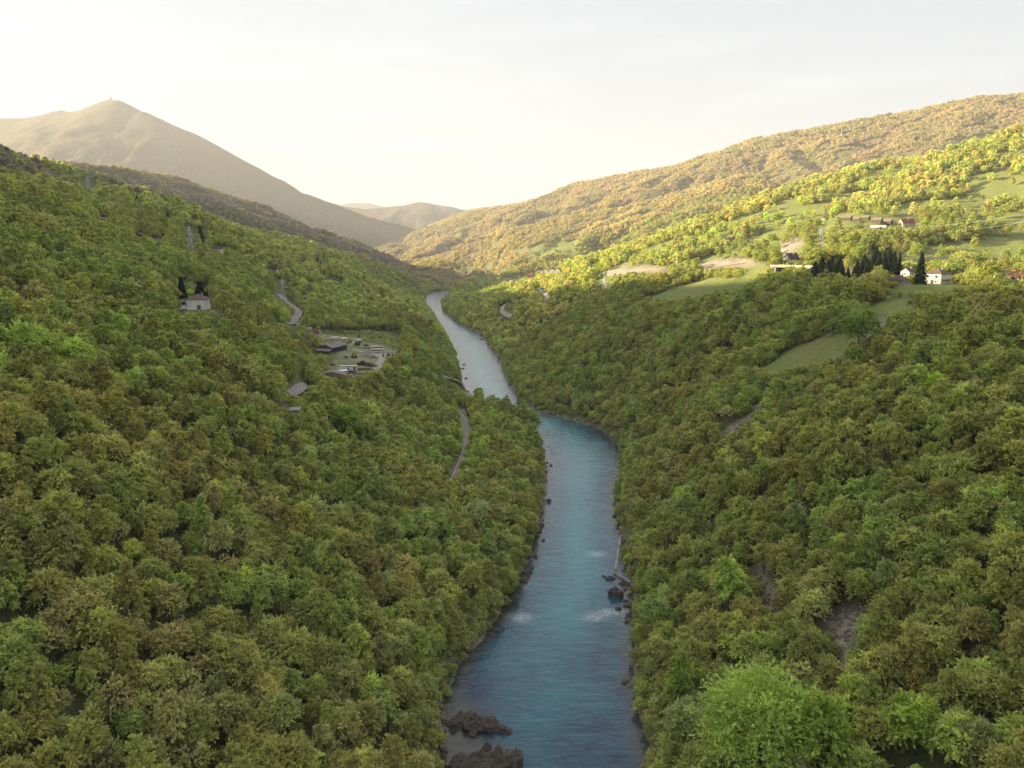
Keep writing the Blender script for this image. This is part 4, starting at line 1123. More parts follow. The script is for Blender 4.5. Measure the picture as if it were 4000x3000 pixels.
long_wall('retaining_wall', 'long white ribbed retaining wall on the sunny terrace behind the tall spruce', 'wall', W(3525, 1030, 625), W(3700, 1020, 630), 3.6, 1.0, concrete, ribs=14)
long_wall('retaining_wall', 'pink stone pitched road embankment rising to a pale parapet, left half', 'wall', W(2750, 1056, 870), W(2935, 1028, 850), 1.0, 1.0, stonepink, lean=5, parapet=concrete)
long_wall('retaining_wall', 'pink stone pitched road embankment falling right from its pale parapet corner', 'wall', W(2937, 1028, 850), W(3050, 1052, 800), 0.6, 1.0, stonepink, lean=5, parapet=concrete)
long_wall('retaining_wall', 'long low pale road wall at the edge of the sunlit meadow', 'wall', W(2375, 1068, 1080), W(2605, 1062, 1000), 3.0, 1.0, stonepink, lean=3, parapet=concrete)
a_, b_ = Vector(W(3025, 1042, 640)), Vector(W(3185, 1036, 600)); X = (b_ - a_).length / 2
vd = root('road_bridge', (a_ + b_) / 2, math.degrees(math.atan2(b_.y - a_.y, b_.x - a_.x)), 'concrete road bridge deck on piers left of the spruce row', 'bridge')
MB().box(-X, X, -4.5, 4.5, -1.3, -.2).put('deck', rawwall, vd)
for sy in (-1, 1): MB().box(-X, X, sy * 4.6 - .15, sy * 4.6 + .15, -.5, .6).put('parapet', concrete, vd)
for x_ in np.linspace(-X * .8, X * .8, 3): MB().box(x_ - .7, x_ + .7, -3, 3, -9, -1.31).put('pier', rawwall, vd)
for k in np.linspace(0, 1, 10): clear(a_.lerp(b_, k), 4.5)

# ---- pylons and wires
def pylon(p, h, rz, label, base=5.5):
    rt = root('electricity_pylon', p, rz, label, 'pylon', 'lattice power pylons'); t = 0.27
    def half(z): return max(.35, base / 2 * (1 - z / h * 1.02) ** 1.0 + .3) if z < h * .7 else .55
    for sx in (-1, 1):
        for sy in (-1, 1):
            m = MB(); zs = [-2, h * .35, h * .7, h]
            for z0, z1 in zip(zs, zs[1:]):
                m.bar((sx * half(z0), sy * half(z0), z0), (sx * (half(z1) if z1 < h else .08), sy * (half(z1) if z1 < h else .08), z1), t)
            m.put('leg', steel, rt)
    m = MB(); zs = np.linspace(0, h * .93, 9)
    for z0, z1 in zip(zs, zs[1:]):
        a0, a1 = half(z0), half(z1)
        for i in range(4):
            c0 = [(-1, -1), (1, -1), (1, 1), (-1, 1)][i]; c1 = [(-1, -1), (1, -1), (1, 1), (-1, 1)][(i + 1) % 4]
            m.bar((c0[0] * a0, c0[1] * a0, z0), (c1[0] * a1, c1[1] * a1, z1), t * .55); m.bar((c1[0] * a0, c1[1] * a0, z0), (c0[0] * a1, c0[1] * a1, z1), t * .55)
    m.put('bracing', steel, rt)
    for z_, l_ in ((h * .72, 3.6), (h * .81, 3.0), (h * .90, 2.4)):
        m = MB()
        for s in (-1, 1):
            m.bar((0, -.4, z_), (s * l_, 0, z_ + .25), t * .8); m.bar((0, .4, z_), (s * l_, 0, z_ + .25), t * .8); m.bar((0, 0, z_ + 1.0), (s * l_, 0, z_ + .3), t * .8)
        ca = m.put('crossarm', steel, rt)
        for s in (-1, 1): MB().cyl((s * l_, 0, z_ - .45), .14, 1.2).put('insulator', concrete, ca)
    clear(p, 5)
    return rt
PY = []
for px, py, top, rz_, lb_ in ((745, 988, 885, 20, 'tall lattice pylon standing beside the pale house with dark hipped roof'), (1106, 1176, 1092, 15, 'lattice pylon at the bend of the grey road on the left'),
                         (345, 745, 688, 25, 'faint lattice pylon in front of the dark hill at upper left'), (2362, 1132, 1062, 30, 'lattice pylon at the shadow edge near the long road wall'),
                         (3205, 968, 888, -20, 'pale lattice pylon on the sunlit pasture above the chalet')):
    q = G(px, py); D_ = q.y * CP - (q.z - CAM_H) * SP; hh = (py - top) / FPX * D_ * 1.02
    PY.append((pylon(q, hh, rz_, lb_, hh * .2), q, hh)); see_box(px - 22, top, px + 22, py, 15)
_, q, hh = PY[4]
for i, (dz, off, lb_) in enumerate(((.88, 2.2, 'upper power wire running from the hill pylon to the right edge'), (.75, -3.2, 'lower power wire running from the hill pylon to the right edge'))):
    e_ = Vector(W(4300, 770 + i * 30, 640)); a_ = q + Vector((off, 0, hh * dz)); wp_ = []
    for k in range(41):
        t = k / 40; v = a_.lerp(e_, t); wp_.append((v.x, v.y, v.z - 4 * t * (1 - t) * (9 + 2 * i)))
    tag(link('power_wire', mesh_np('power_wire', *tube(wp_, [.1] * 41, 5), steel)), lb_, 'wire', 'wires of the hill power line')
# mast on the summit
q = atD(436, 5870); 
best = max((float(gz(x_, y_)), x_, y_) for x_ in np.arange(q.x - 160, q.x + 160, 12) for y_ in np.arange(q.y - 250, q.y + 250, 15)); q = Vector((best[1], best[2], best[0] - 1))
mt = root('transmitter_mast', q, 0, 'thin transmitter mast on the pointed mountain summit', 'mast')
m = MB()
for sx in (-1, 1):
    for sy in (-1, 1): m.bar((sx * 4, sy * 4, 0), (sx * 1.6, sy * 1.6, 32), 2.2)
for z_ in (8, 16, 24): m.box(-3.4 + z_ * .08, 3.4 - z_ * .08, -3.4 + z_ * .08, 3.4 - z_ * .08, z_, z_ + 1.2)
m.put('lattice', steel, mt); MB().cyl((0, 0, 41), 2.0, 20).put('antenna', whitep, mt); MB().box(-9, 7, -6, 6, -3, 6).put('equipment_hut', concrete, mt)

# ---------------------------------------------------------------- the works yard on its terrace
def Y(px, py): x_, y_ = at_z(px, py, YZ); return Vector((float(x_), float(y_), float(gz(x_, y_))))
def wheel(rt, x, y, r=.5, w=.35):
    o = MB().cyl((x, y, r), r, w, 'y', 12).put('wheel', rubber, rt); MB().cyl((x, y, r), r * .5, w + .04, 'y', 8).put('rim', steel, o)
def truck(p, rz, label, cabm, bodym, kind='box', L=8.0):
    rt = root('truck', p, rz, label, 'truck'); H = 1.0
    MB().box(-L / 2, L / 2 - .3, -.45, .45, .7, 1.0).put('chassis', darkm, rt)
    c = MB().hexa([(L / 2 - 2.2, -1.2, .7), (L / 2, -1.2, .7), (L / 2, 1.2, .7), (L / 2 - 2.2, 1.2, .7), (L / 2 - 2.2, -1.15, 3.0), (L / 2 - .45, -1.1, 3.0), (L / 2 - .45, 1.1, 3.0), (L / 2 - 2.2, 1.15, 3.0)]).put('cab', cabm, rt, .08)
    MB().hexa([(L / 2 - .16, -1.0, 1.75), (L / 2 - .14, 1.0, 1.75), (L / 2 - .37, 1.0, 2.75), (L / 2 - .38, -1.0, 2.75), (L / 2 - .12, -1.0, 1.75), (L / 2 - .10, 1.0, 1.75), (L / 2 - .33, 1.0, 2.75), (L / 2 - .34, -1.0, 2.75)]).put('windscreen', glass, c)
    for s in (-1, 1): MB().box(L / 2 - 1.8, L / 2 - .8, s * 1.19 - .03, s * 1.19 + .03, 1.8, 2.6).put('side_window', glass, c)
    if kind == 'box': MB().box(-L / 2, L / 2 - 2.4, -1.25, 1.25, 1.05, 3.2).put('cargo_body', bodym, rt, .05)
    elif kind == 'tipper':
        m = MB().hexa([(-L / 2, -1.0, 1.1), (L / 2 - 2.5, -1.0, 1.1), (L / 2 - 2.5, 1.0, 1.1), (-L / 2, 1.0, 1.1), (-L / 2 - .2, -1.3, 2.5), (L / 2 - 2.4, -1.3, 2.5), (L / 2 - 2.4, 1.3, 2.5), (-L / 2 - .2, 1.3, 2.5)]); m.put('tipper_body', bodym, rt)
    elif kind == 'tank': MB().cyl((-1.1, 0, 2.1), 1.1, L - 2.7, 'x', 14).put('tank', bodym, rt)
    elif kind == 'mixer':
        m = MB(); n_ = 12
        prof = [(-L / 2, .5), (-L / 2 + 1.2, 1.0), (-L / 2 + 3.2, 1.25), (L / 2 - 2.6, .7)]
        for k, (x_, r_) in enumerate(prof):
            for i in range(n_): a = 2 * math.pi * i / n_; m.v.append((x_, r_ * math.cos(a), 2.5 - (x_ + L / 2) * .12 + r_ * math.sin(a)))
        for k in range(3):
            for i in range(n_): m.f.append((k * n_ + i, k * n_ + (i + 1) % n_, (k + 1) * n_ + (i + 1) % n_, (k + 1) * n_ + i))
        m.f += [tuple(range(n_)), tuple(3 * n_ + i for i in range(n_))]
        m.put('mixer_drum', bodym, rt)
    for x_ in (L / 2 - 1.2, -L / 2 + 1.0, -L / 2 + 2.1):
        for s in (-1, 1): wheel(rt, x_, s * 1.05)
    return rt
def bus(p, rz, label, m_):
    rt = root('bus', p, rz, label, 'bus', 'old cream buses in the yard')
    b = MB().box(-5.2, 5.2, -1.25, 1.25, .55, 3.0).put('body', m_, rt, .12)
    for s in (-1, 1):
        for i in range(6): MB().box(-4.6 + i * 1.55, -3.3 + i * 1.55, s * 1.25 - .02, s * 1.25 + .02, 1.6, 2.5).put('window', glass, rt)
    for s in (-1, 1): MB().box(s * 5.2 - .02, s * 5.2 + .02, -1.0, 1.0, 1.5, 2.55).put('windscreen', glass, rt)
    for x_ in (-3.4, 3.3):
        for s in (-1, 1): wheel(rt, x_, s * 1.08)
def car(p, rz, label, m_):
    rt = root('car', p, rz, label, 'car')
    MB().box(-2.1, 2.1, -.85, .85, .35, .9).put('body', m_, rt, .1)
    MB().hexa([(-1.6, -.8, .9), (1.1, -.8, .9), (1.1, .8, .9), (-1.6, .8, .9), (-1.2, -.65, 1.45), (.5, -.65, 1.45), (.5, .65, 1.45), (-1.2, .65, 1.45)]).put('cabin', glass, rt, .04)
    MB().box(-1.15, .45, -.62, .62, 1.46, 1.5).put('roof', m_, rt)
    for x_ in (-1.3, 1.3):
        for s in (-1, 1): wheel(rt, x_, s * .78, .32, .2)
def container(px, py, label, m_, turn=0, L=6.1):
    rt = root('shipping_container', Y(px, py), face(px, turn), label, 'container')
    MB().box(-L / 2, L / 2, -1.22, 1.22, .1, 2.6).put('body', m_, rt, .04)
    m = MB()
    for i in range(int(L / .5)): m.box(-L / 2 + .3 + i * .5, -L / 2 + .5 + i * .5, -1.27, -1.221, .3, 2.4)
    m.put('corrugation', m_, rt)
    for s in (-1, 1): MB().box(L / 2 + .001, L / 2 + .06, min(s * .05, s * 1.15), max(s * .05, s * 1.15), .2, 2.5).put('door', creamp, rt)
container(1207, 1312, 'pale shipping container, left of the red one at the yard edge', creamp, 10)
container(1236, 1313, 'faded red shipping container with pale doors at the yard edge', redp, 35, 8.5)
p = Y(1258, 1330); sl2 = root('concrete_slab', p, face(1258, 10), 'flat grey concrete roof slab on a low block below the red container', 'slab')
MB().box(-5, 5, -5, 5, -1, .9).put('wall', rawwall, sl2); MB().box(-5.6, 5.6, -5.6, 5.6, .905, 1.2).put('roof', roofg, sl2)
# the open hall
p = Y(1300, 1372); hl = root('hall', p, face(1300, 28), 'long grey gable roofed open hall in the works yard', 'hall')
roof_gable(13, 26, 4.6, 2.4, .8, .2).put('roof', roofg, hl)
MB().box(-6.5, 6.5, 12.8, 13, 0, 4.6).put('back_wall', rawwall, hl); MB().box(-6.5, -6.3, -13, 12.79, 0, 4.5).put('side_wall', rawwall, hl)
MB().poly([(-6.4, -13, 4.5), (6.4, -13, 4.5), (0, -13, 6.8), (-6.4, -12.9, 4.5), (6.4, -12.9, 4.5), (0, -12.9, 6.8)], [(0, 1, 2), (5, 4, 3), (0, 2, 5, 3), (1, 4, 5, 2), (0, 3, 4, 1)]).put('gable', wood, hl)
for y_ in np.linspace(-12.8, 12, 6): MB().box(6.2, 6.5, y_, y_ + .3, 0, 4.55).put('post', wood, hl)
MB().hexa([(-5.4, -19.5, 2.6), (7.2, -19.5, 2.6), (7.2, -13.1, 3.9), (-5.4, -13.1, 3.9), (-5.4, -19.5, 2.8), (7.2, -19.5, 2.8), (7.2, -13.1, 4.1), (-5.4, -13.1, 4.1)]).put('canopy', roofg, hl)
for x_ in (-5, -2, 1, 4, 7): MB().box(x_ - .12, x_ + .12, -19.3, -19.06, 0, 2.62).put('post', wood, hl)
q = hl.matrix_basis @ Vector((3, -16.5, 0)); lg = root('log_pile', (q.x, q.y, p.z), face(1300, 28), 'pile of yellowish timber under the canopy of the hall', 'timber')
for i in range(3):
    for j in range(4 - i): MB().cyl((0, (j - (3 - i) / 2) * .62, .3 + i * .5), .3, 4, 'x', 8).put('log', woodpale, lg)
# vehicles at the back of the yard
truck(Y(1312, 1348), face(1312, 0) + 175, 'blue lorry with white cab roof parked in the back row of the yard', bluep, mat('tarp_blue', (.10, .12, .20), .8), 'tipper')
truck(Y(1337, 1350), face(1337, 0) + 170, 'lorry with dark blue cab and dark load beside the blue lorry', bluep, rustm, 'tipper', 9)
truck(Y(1390, 1351), face(1390, 0) + 180, 'white lorry with dark cargo bed standing apart in the yard', whitep, darkm, 'tipper', 7.5)
truck(Y(1400, 1338), face(1400, 0) + 150, 'white concrete mixer lorry behind the white lorry', whitep, whitep, 'mixer', 7)
truck(Y(1313, 1328), face(1313, 0) + 5, 'white tank lorry behind the yellow crane', whitep, whitep, 'tank', 9)
# yellow crane lorry with lowered boom
ct = truck(Y(1328, 1338), face(1328, 0) + 180, 'yellow crane lorry with its boom laid flat across the yard', yellowp, yellowp, 'none', 9)
MB().box(-3.4, 1.4, -1.2, 1.2, 1.05, 1.5).put('deck', yellowp, ct); MB().hexa([(-4.5, -.4, 2.6), (6.5, -.3, 3.4), (6.5, .3, 3.4), (-4.5, .4, 2.6), (-4.5, -.4, 3.4), (6.5, -.3, 3.9), (6.5, .3, 3.9), (-4.5, .4, 3.4)]).put('boom', yellowp, ct); MB().box(-3.4, -1.6, -1, 1, 1.51, 2.9).put('turntable', yellowp, ct)
# wheel loader
wl = root('wheel_loader', Y(1366, 1340), face(1366, 30), 'dusty yellow wheel loader with raised bucket behind the lorries', 'loader')
MB().box(-2.6, .4, -.9, .9, .9, 2.0).put('engine_body', yellowp, wl, .1); MB().box(-.3, 1.1, -.75, .75, 2.0, 3.2).put('cab', glass, wl); MB().box(-.4, 1.2, -.85, .85, 3.21, 3.35).put('cab_roof', yellowp, wl)
for s in (-1, 1): MB().bar((.8, s * .6, 1.6), (3.4, s * .6, 2.8), .25).put('lift_arm', yellowp, wl)
MB().hexa([(3.2, -1.3, 2.2), (4.3, -1.3, 2.6), (4.3, 1.3, 2.6), (3.2, 1.3, 2.2), (3.2, -1.3, 3.3), (3.5, -1.3, 3.4), (3.5, 1.3, 3.4), (3.2, 1.3, 3.3)]).put('bucket', yellowp, wl)
for x_ in (-1.8, 1.4):
    for s in (-1, 1): wheel(wl, x_, s * .95, .75, .5)
car(Y(1297, 1312), face(1297, 0), 'small white car with dark windows at the back corner of the yard', whitep)
for k_, (px, py, tn_, m_, lb_) in enumerate(((1352, 1398, 20, bluep, 'dull blue car on the grass in front of the open hall'), (1345, 1418, 80, whitep, 'white car behind the long white mobile home'), (1460, 1398, 10, redp, 'faded red car between caravan and workshop'), (1431, 1352, 50, darkm, 'dark car behind the lumber stack'), (1372, 1366, 5, creamp, 'cream car beside the upper end of the dirt drive'), (1300, 1428, 30, rustm, 'rusty car wreck at the left edge of the yard'))): car(Y(px, py), face(px, tn_), lb_, m_)
car(Y(1409, 1358), face(1409, 60), 'small white car in front of the white lorry', whitep)
tk = root('oil_tank', Y(1343, 1329), face(1343, 0), 'white cylindrical tank lying behind the crane lorry', 'tank')
MB().cyl((0, 0, 1.4), 1.3, 6, 'x', 14).put('vessel', whitep, tk)
for x_ in (-2, 2): MB().box(x_ - .2, x_ + .2, -1, 1, 0, .5).put('saddle', rustm, tk)
bus(Y(1474, 1377), face(1474, 0), 'cream bus with dark windows, front one of two beside the white workshop', creamp)
bus(Y(1474, 1366), face(1474, 0) + 2, 'cream bus parked behind the other bus beside the white workshop', creamp)
ws = house('workshop', Y(1513, 1392), 12, 6, 3.2, face(1513, 12), 'flat roofed white workshop with dark doorways beside the buses', 'workshop', roof='flat', rh=0, roofm=roofg, chimney=False, deep=1,
           wins=[('front', 1.5, .1, 2.4, 2.3, 'door'), ('front', -2.6, .1, 1.0, 2.2, 'door'), ('front', 4.7, .8, 1.2, 1.4)])
for i in range(6):
    q = Y(1549 + i * 4.5, 1386 - i * .5); fp = MB().box(-.12, .12, -.12, .12, -.5, 2.6).mesh('fence_post', wood); o = link('fence_post', fp, None, q); tag(o, 'dark upright post in the short row right of the white workshop', 'post', 'posts right of the workshop'); o['order'] = i
cv = root('caravan', Y(1437, 1390), face(1437, 35), 'white site caravan with brown low roof beside the dirt drive', 'caravan')
MB().box(-4.5, 4.5, -1.3, 1.3, .5, 2.7).put('body', whitep, cv, .08); roof_gable(2.6, 9, 2.71, .6, .25, .1).put('roof', roofg, cv).rotation_euler = (0, 0, R(90))
for x_ in (-2.5, 1.0, 3.4): MB().box(x_ - .5, x_ + .5, -1.33, -1.301, 1.4, 2.2).put('window', glass, cv)
for x_ in (-.6, .6):
    for s in (-1, 1): wheel(cv, x_, s * 1.1, .4, .25)
ls = root('lumber_stack', Y(1440, 1361), face(1440, 5), 'stack of long grey beams behind the caravan', 'beams')
for i in range(3):
    for j in range(5): MB().box(-5, 5, -1.5 + j * .6, -1.05 + j * .6, i * .42, i * .42 + .38).put('beam', woodpale, ls)
# rusty press with two arms
rm = root('rusty_press', Y(1384, 1398), face(1384, 10), 'dark rusty machine with two upright arms on the yard grass', 'machine')
MB().box(-2.4, 2.4, -1.6, 1.6, 0, 1.3).put('base', rustm, rm); MB().box(-1.8, 1.8, -1.62, -1.3, .3, 1.0).put('panel', darkm, rm)
for s in (-1, 1): MB().hexa([(s * 1.3 - .5, -.5, 1.3), (s * 1.3 + .5, -.5, 1.3), (s * 1.3 + .5, .5, 1.3), (s * 1.3 - .5, .5, 1.3), (s * .8 - .25, -.3, 4.2), (s * .8 + .25, -.3, 4.2), (s * .8 + .25, .3, 4.2), (s * .8 - .25, .3, 4.2)]).put('arm', rustm, rm)
# long white trailer
wt = root('mobile_home', Y(1362, 1449), face(1362, 4), 'long white mobile home with dark rim, window and doors in the yard', 'trailer')
MB().box(-6, 6, -1.5, 1.5, .5, 3.6).put('body', whitep, wt, .05); MB().box(-6.1, 6.1, -1.6, 1.6, 3.61, 3.8).put('roof', whitep, wt); MB().box(-6.05, 6.05, -1.55, -1.502, 3.3, 3.6).put('trim', darkm, wt)
for x_, w_, z0, z1, n_ in ((-.3, 1.0, .6, 2.8, 'door'), (4.0, 1.1, .7, 3.0, 'door'), (5.3, .7, 1.7, 2.8, 'window')): MB().box(x_ - w_ / 2, x_ + w_ / 2, -1.54, -1.5, z0, z1).put(n_, rustm if x_ < 1 else glass, wt)
for x_ in (-3, -2, 2.2): 
    for s in (-1, 1): wheel(wt, x_, s * 1.2, .42, .25)
# scrap heaps: many single pieces of rusty iron and boards
def heap(px, py, rx, ry, n_, label, mats, hmax=2.0, group='scrap heaps'):
    q = Y(px, py); rt = root('scrap_heap', q, 0, label, 'scrap heap', group); rr = random.Random(int(px))
    for k, m_ in enumerate(mats):
        m = MB()
        for i in range(n_):
            a = rr.uniform(0, 6.28); r = rr.random() ** .6; x_, y_ = rx * r * math.cos(a), ry * r * math.sin(a); z_ = hmax * (1 - r) * rr.uniform(.4, 1) + .15
            d_ = Vector((rr.uniform(-1, 1), rr.uniform(-1, 1), rr.uniform(-.35, .35))).normalized() * rr.uniform(.5, 1.6)
            if rr.random() < .6: m.bar((x_ - d_.x, y_ - d_.y, max(.05, z_ - d_.z)), (x_ + d_.x, y_ + d_.y, z_ + d_.z), rr.uniform(.15, .5))
            else: m.cyl((x_, y_, z_), rr.uniform(.3, .6), rr.uniform(.2, 1.0), rr.choice('xyz'), 7)
        o = m.put('scrap_pieces', m_, rt); o['kind'] = 'stuff'
heap(1415, 1425, 4.5, 4, 60, 'tall dark heap of rusty scrap iron, left of the brown one', [rustm, darkm], 3.2)
heap(1444, 1428, 5, 5, 60, 'reddish brown heap of scrap beside the end of the dirt drive', [rustm, wood], 2.4)
heap(1420, 1444, 7, 4, 60, 'low sprawling scrap behind the end of the white mobile home', [rustm, woodpale], 1.2)
heap(1365, 1453, 4.5, 1.5, 30, 'small brown scrap leaning against the front of the white mobile home', [rustm, wood], 1.4)
heap(1380, 1461, 8, 2, 40, 'scattered brown boards and iron between mobile home and ruined shed', [wood, rustm], .8)
# open sided shed with the collapsed cladding
p = Y(1300, 1484); rsd = root('ruined_shed', p, face(1300, 12), 'ruined shed with brown gable roof and broken slatted walls at the front of the yard', 'shed')
roof_gable(18, 9, 4.0, 2.0, .5, .15).put('roof', woodpale, rsd)
rr = random.Random(5)
for i in range(30):
    x_ = -8.8 + i * .6; top = 4.0 + 2.0 * (1 - abs(x_) / 9) - rr.uniform(0, 1.8) * (rr.random() < .5); z0 = -1.0 + rr.uniform(0, 2.2) * (rr.random() < .3)
    MB().hexa([(x_, -4.6, z0), (x_ + .45, -4.6, z0), (x_ + .45, -4.5, z0), (x_, -4.5, z0), (x_ + rr.uniform(-.3, .3), -4.6, top), (x_ + .45, -4.6, top), (x_ + .45, -4.5, top), (x_, -4.5, top)]).put('plank', [wood, woodpale, rustm][i % 3], rsd)
for x_ in (-8.8, 0, 8.6):
    for y_ in (-4.3, 4.2): MB().box(x_ - .15, x_ + .15, y_ - .15, y_ + .15, -2, 3.98 if x_ else 5.9).put('post', wood, rsd)
heap(1292, 1494, 7, 2.5, 50, 'heap of broken boards in front of the ruined shed', [wood, woodpale], 1.8)
p = Y(1336, 1462); ss = root('shelter', p, face(1336, -20), 'small shelter with a pale tin roof beside the ruined shed', 'shelter')
MB().hexa([(-4, -2, 2.3), (4, -2, 2.3), (4, 2, 2.8), (-4, 2, 2.8), (-4, -2, 2.42), (4, -2, 2.42), (4, 2, 2.92), (-4, 2, 2.92)]).put('roof', whitep, ss)
for x_ in (-3.7, 3.7):
    for y_ in (-1.8, 1.8): MB().box(x_ - .1, x_ + .1, y_ - .1, y_ + .1, 0, 2.31 if y_ < 0 else 2.7).put('post', wood, ss)
p = G(1150, 1616); rk = root('stone_hut', p, face(1150, 15), 'small tumbled stone hut among trees at the left', 'hut')
MB().box(-2.6, 2.6, -2, 2, -2, 2).put('wall', stonepink, rk); MB().hexa([(-3, -2.5, 1.9), (3, -2.5, 2.0), (3, 2.4, 2.7), (-3, 2.4, 2.6), (-3, -2.5, 2.1), (3, -2.5, 2.2), (3, 2.4, 2.9), (-3, 2.4, 2.8)]).put('roof', concrete, rk); clear(p, 5); see_box(1090, 1590, 1200, 1625)

# ---------------------------------------------------------------- rocks in and beside the river
def rock_material(name, c1, c2, c3):
    m, nt, o = nodes(name); tc = nt.nodes.new('ShaderNodeTexCoord').outputs['Object']
    c = mix(nt, c1, c2, noise(nt, .8, 8, .7, tc)); c = mix(nt, c, c3, noise(nt, 1.7, 6, .75, tc, .56, .68))
    p_ = nt.nodes.new('ShaderNodeBsdfPrincipled'); p_.inputs['Roughness'].default_value = .85; nt.links.new(c, p_.inputs['Base Color'])
    b = nt.nodes.new('ShaderNodeBump'); b.inputs['Strength'].default_value = .9; b.inputs['Distance'].default_value = .3
    nt.links.new(noise(nt, 2.2, 8, .75, tc, .2, .8), b.inputs['Height']); nt.links.new(b.outputs[0], p_.inputs['Normal']); nt.links.new(p_.outputs[0], o.inputs[0])
    return m
M_ROCK = rock_material('dark_wet_rock', (.125, .098, .072), (.06, .048, .038), (.24, .20, .155))
M_ROCKP = rock_material('pale_river_stone', (.26, .22, .18), (.15, .12, .10), (.42, .38, .33))
def rock_mesh(seed, sx, sy, sz, sub=4, rough=.42, m_=None, name='boulder'):
    b = bmesh.new(); bmesh.ops.create_icosphere(b, subdivisions=sub, radius=1)
    off = Vector((seed * 3.7, seed * 1.3, seed * 7.1))
    for v in b.verts:
        n_ = v.co.normalized(); f = 1 + rough * mnoise.noise(n_ * 1.3 + off) + rough * .6 * mnoise.noise(n_ * 3.1 + off) + rough * .35 * abs(mnoise.noise(n_ * 7 + off))
        f -= .10 * (math.floor(f * 6) / 6 - f)
        v.co = Vector((n_.x * sx, n_.y * sy, max(n_.z, -.5) * sz)) * f
    me = bpy.data.meshes.new(name); b.to_mesh(me); b.free(); me.materials.append(m_ or M_ROCK)
    return me
def wz(px, py): x_, y_ = at_z(px, py, 0.0); return Vector((float(x_), float(y_), 0.0))
def rock(px, py, rpx, sz, seed, label, m_=None, asp=1.0, rz=0, group=None, cat='boulder', name='boulder', rough=.42):
    q = wz(px, py); D_ = q.y * CP + CAM_H * SP; r = rpx / FPX * D_
    o = link(name, rock_mesh(seed, r, r * asp, sz, 4 if rpx > 14 else 3, rough, m_), None, q, R(rz)); tag(o, label, cat, group); return o
def outcrop(name, label, blobs, group=None):
    q = wz(*blobs[0][:2]); rt = root(name, q, 0, label, 'rock')
    for k, (px, py, rpx, asp, sz, m_) in enumerate(blobs):
        w_ = wz(px, py); D_ = w_.y * CP + CAM_H * SP; r = rpx / FPX * D_
        o = link('crag', rock_mesh(k * 1.7 + px * .01, r, r * asp, sz, 4, .5, m_, 'crag'), rt, w_ - q); o.rotation_euler = (0, 0, k * 1.1)
outcrop('rock_island', 'long dark rock islet across the mouth of the left shallows', [(1870, 2840, 52, .7, 3.0, M_ROCK), (1790, 2826, 46, .6, 1.6, M_ROCK), (1760, 2830, 26, .6, .8, M_ROCK), (1830, 2826, 48, .8, 2.6, M_ROCK), (1915, 2842, 44, .7, 2.2, M_ROCK), (1955, 2852, 34, .7, 1.5, M_ROCK), (1985, 2858, 17, .7, .9, M_ROCKP), (1850, 2865, 30, .5, .8, M_ROCK)])
outcrop('rock_island', 'big dark rock islet with pale ledges at the bottom edge of the picture', [(1870, 3000, 70, .8, 4.4, M_ROCK), (1800, 2995, 58, .8, 2.6, M_ROCK), (1940, 2990, 56, .7, 3.4, M_ROCK), (2000, 2996, 50, .8, 3.2, M_ROCK), (1985, 2960, 26, .6, 2.9, M_ROCKP), (2025, 2965, 22, .6, 2.6, M_ROCKP), (1945, 2955, 20, .5, 2.8, M_ROCKP), (1900, 2960, 30, .7, 3.6, M_ROCK), (1910, 3050, 80, .8, 3.0, M_ROCK)])
rock(1801, 2785, 8, .5, 3, 'small dark rock alone in the shallows above the long islet')
rock(2405, 2325, 28, 3.0, 4, 'large round dark boulder by the right bank below the broken wall', asp=.9)
rock(2383, 2262, 18, 1.3, 5, 'dark flat boulder touching the corner of the broken wall', asp=.6); rock(2358, 2252, 7, .6, 6, 'small dark rock left of the boulder at the wall corner')
rock(2122, 2112, 7, .7, 7, 'small dark boulder just off the left bank'); rock(2415, 2380, 12, 1.0, 8, 'low dark rock beside the rapids on the right'); rock(2440, 2660, 13, 1.0, 9, 'pale brown rock at the head of the gravel shore', M_ROCKP)
# smaller stones along both edges
SHORE = []
def shore(side, pts_, n_, r0, r1, m_, where, group):
    base = [rock_mesh(20 + k + len(SHORE), 1, .8, .75, 2, .5, m_) for k in range(4)]; P_ = np.array([wz(*a)[:2] for a in pts_]); rr = random.Random(len(SHORE) + 3)
    for i in range(n_):
        t = rr.random() * (len(P_) - 1); k = min(int(t), len(P_) - 2); f = t - k; c = P_[k] * (1 - f) + P_[k + 1] * f
        x_ = c[0] + side * rr.uniform(-1.3, 2.2); y_ = c[1] + rr.uniform(-1, 1); s = r0 + (r1 - r0) * rr.random() ** 2
        o = link('shore_rock', base[i % 4], None, (x_, y_, max(-.1, float(gz(x_, y_))) + s * .1), rr.uniform(0, 6.28)); o.scale = (s, s, s * rr.uniform(.7, 1.1)); tag(o, where, 'rock', group); SHORE.append(o)
shore(-1, [(2150, 1700), (2148, 1800), (2146, 1860)], 12, .4, 1.2, M_ROCK, "dark rock at the upper left bank under the trees", 'rocks at the upper left bank')
shore(-1, [(2140, 1950), (2110, 2050), (2095, 2100)], 20, .5, 1.7, M_ROCK, "dark brown rock in the clump at the left bank below the river bend", 'rocks on the left bank, upper clump')
shore(-1, [(2092, 2160), (2070, 2230), (2030, 2290)], 30, .5, 1.9, M_ROCK, "dark rock in the long rocky strip on the left bank", 'rocks on the left bank, long strip')
shore(-1, [(1990, 2420), (1900, 2500), (1830, 2560), (1740, 2680)], 22, .4, 1.4, M_ROCK, "rock under overhanging trees on the lower left bank", 'rocks on the lower left bank')
shore(-1, [(1742, 2995), (1728, 2880), (1722, 2800), (1722, 2690)], 26, .3, 1.3, M_ROCK, 'brown stone along the brown shallows at the lower left bank', 'stones by the brown shallows')
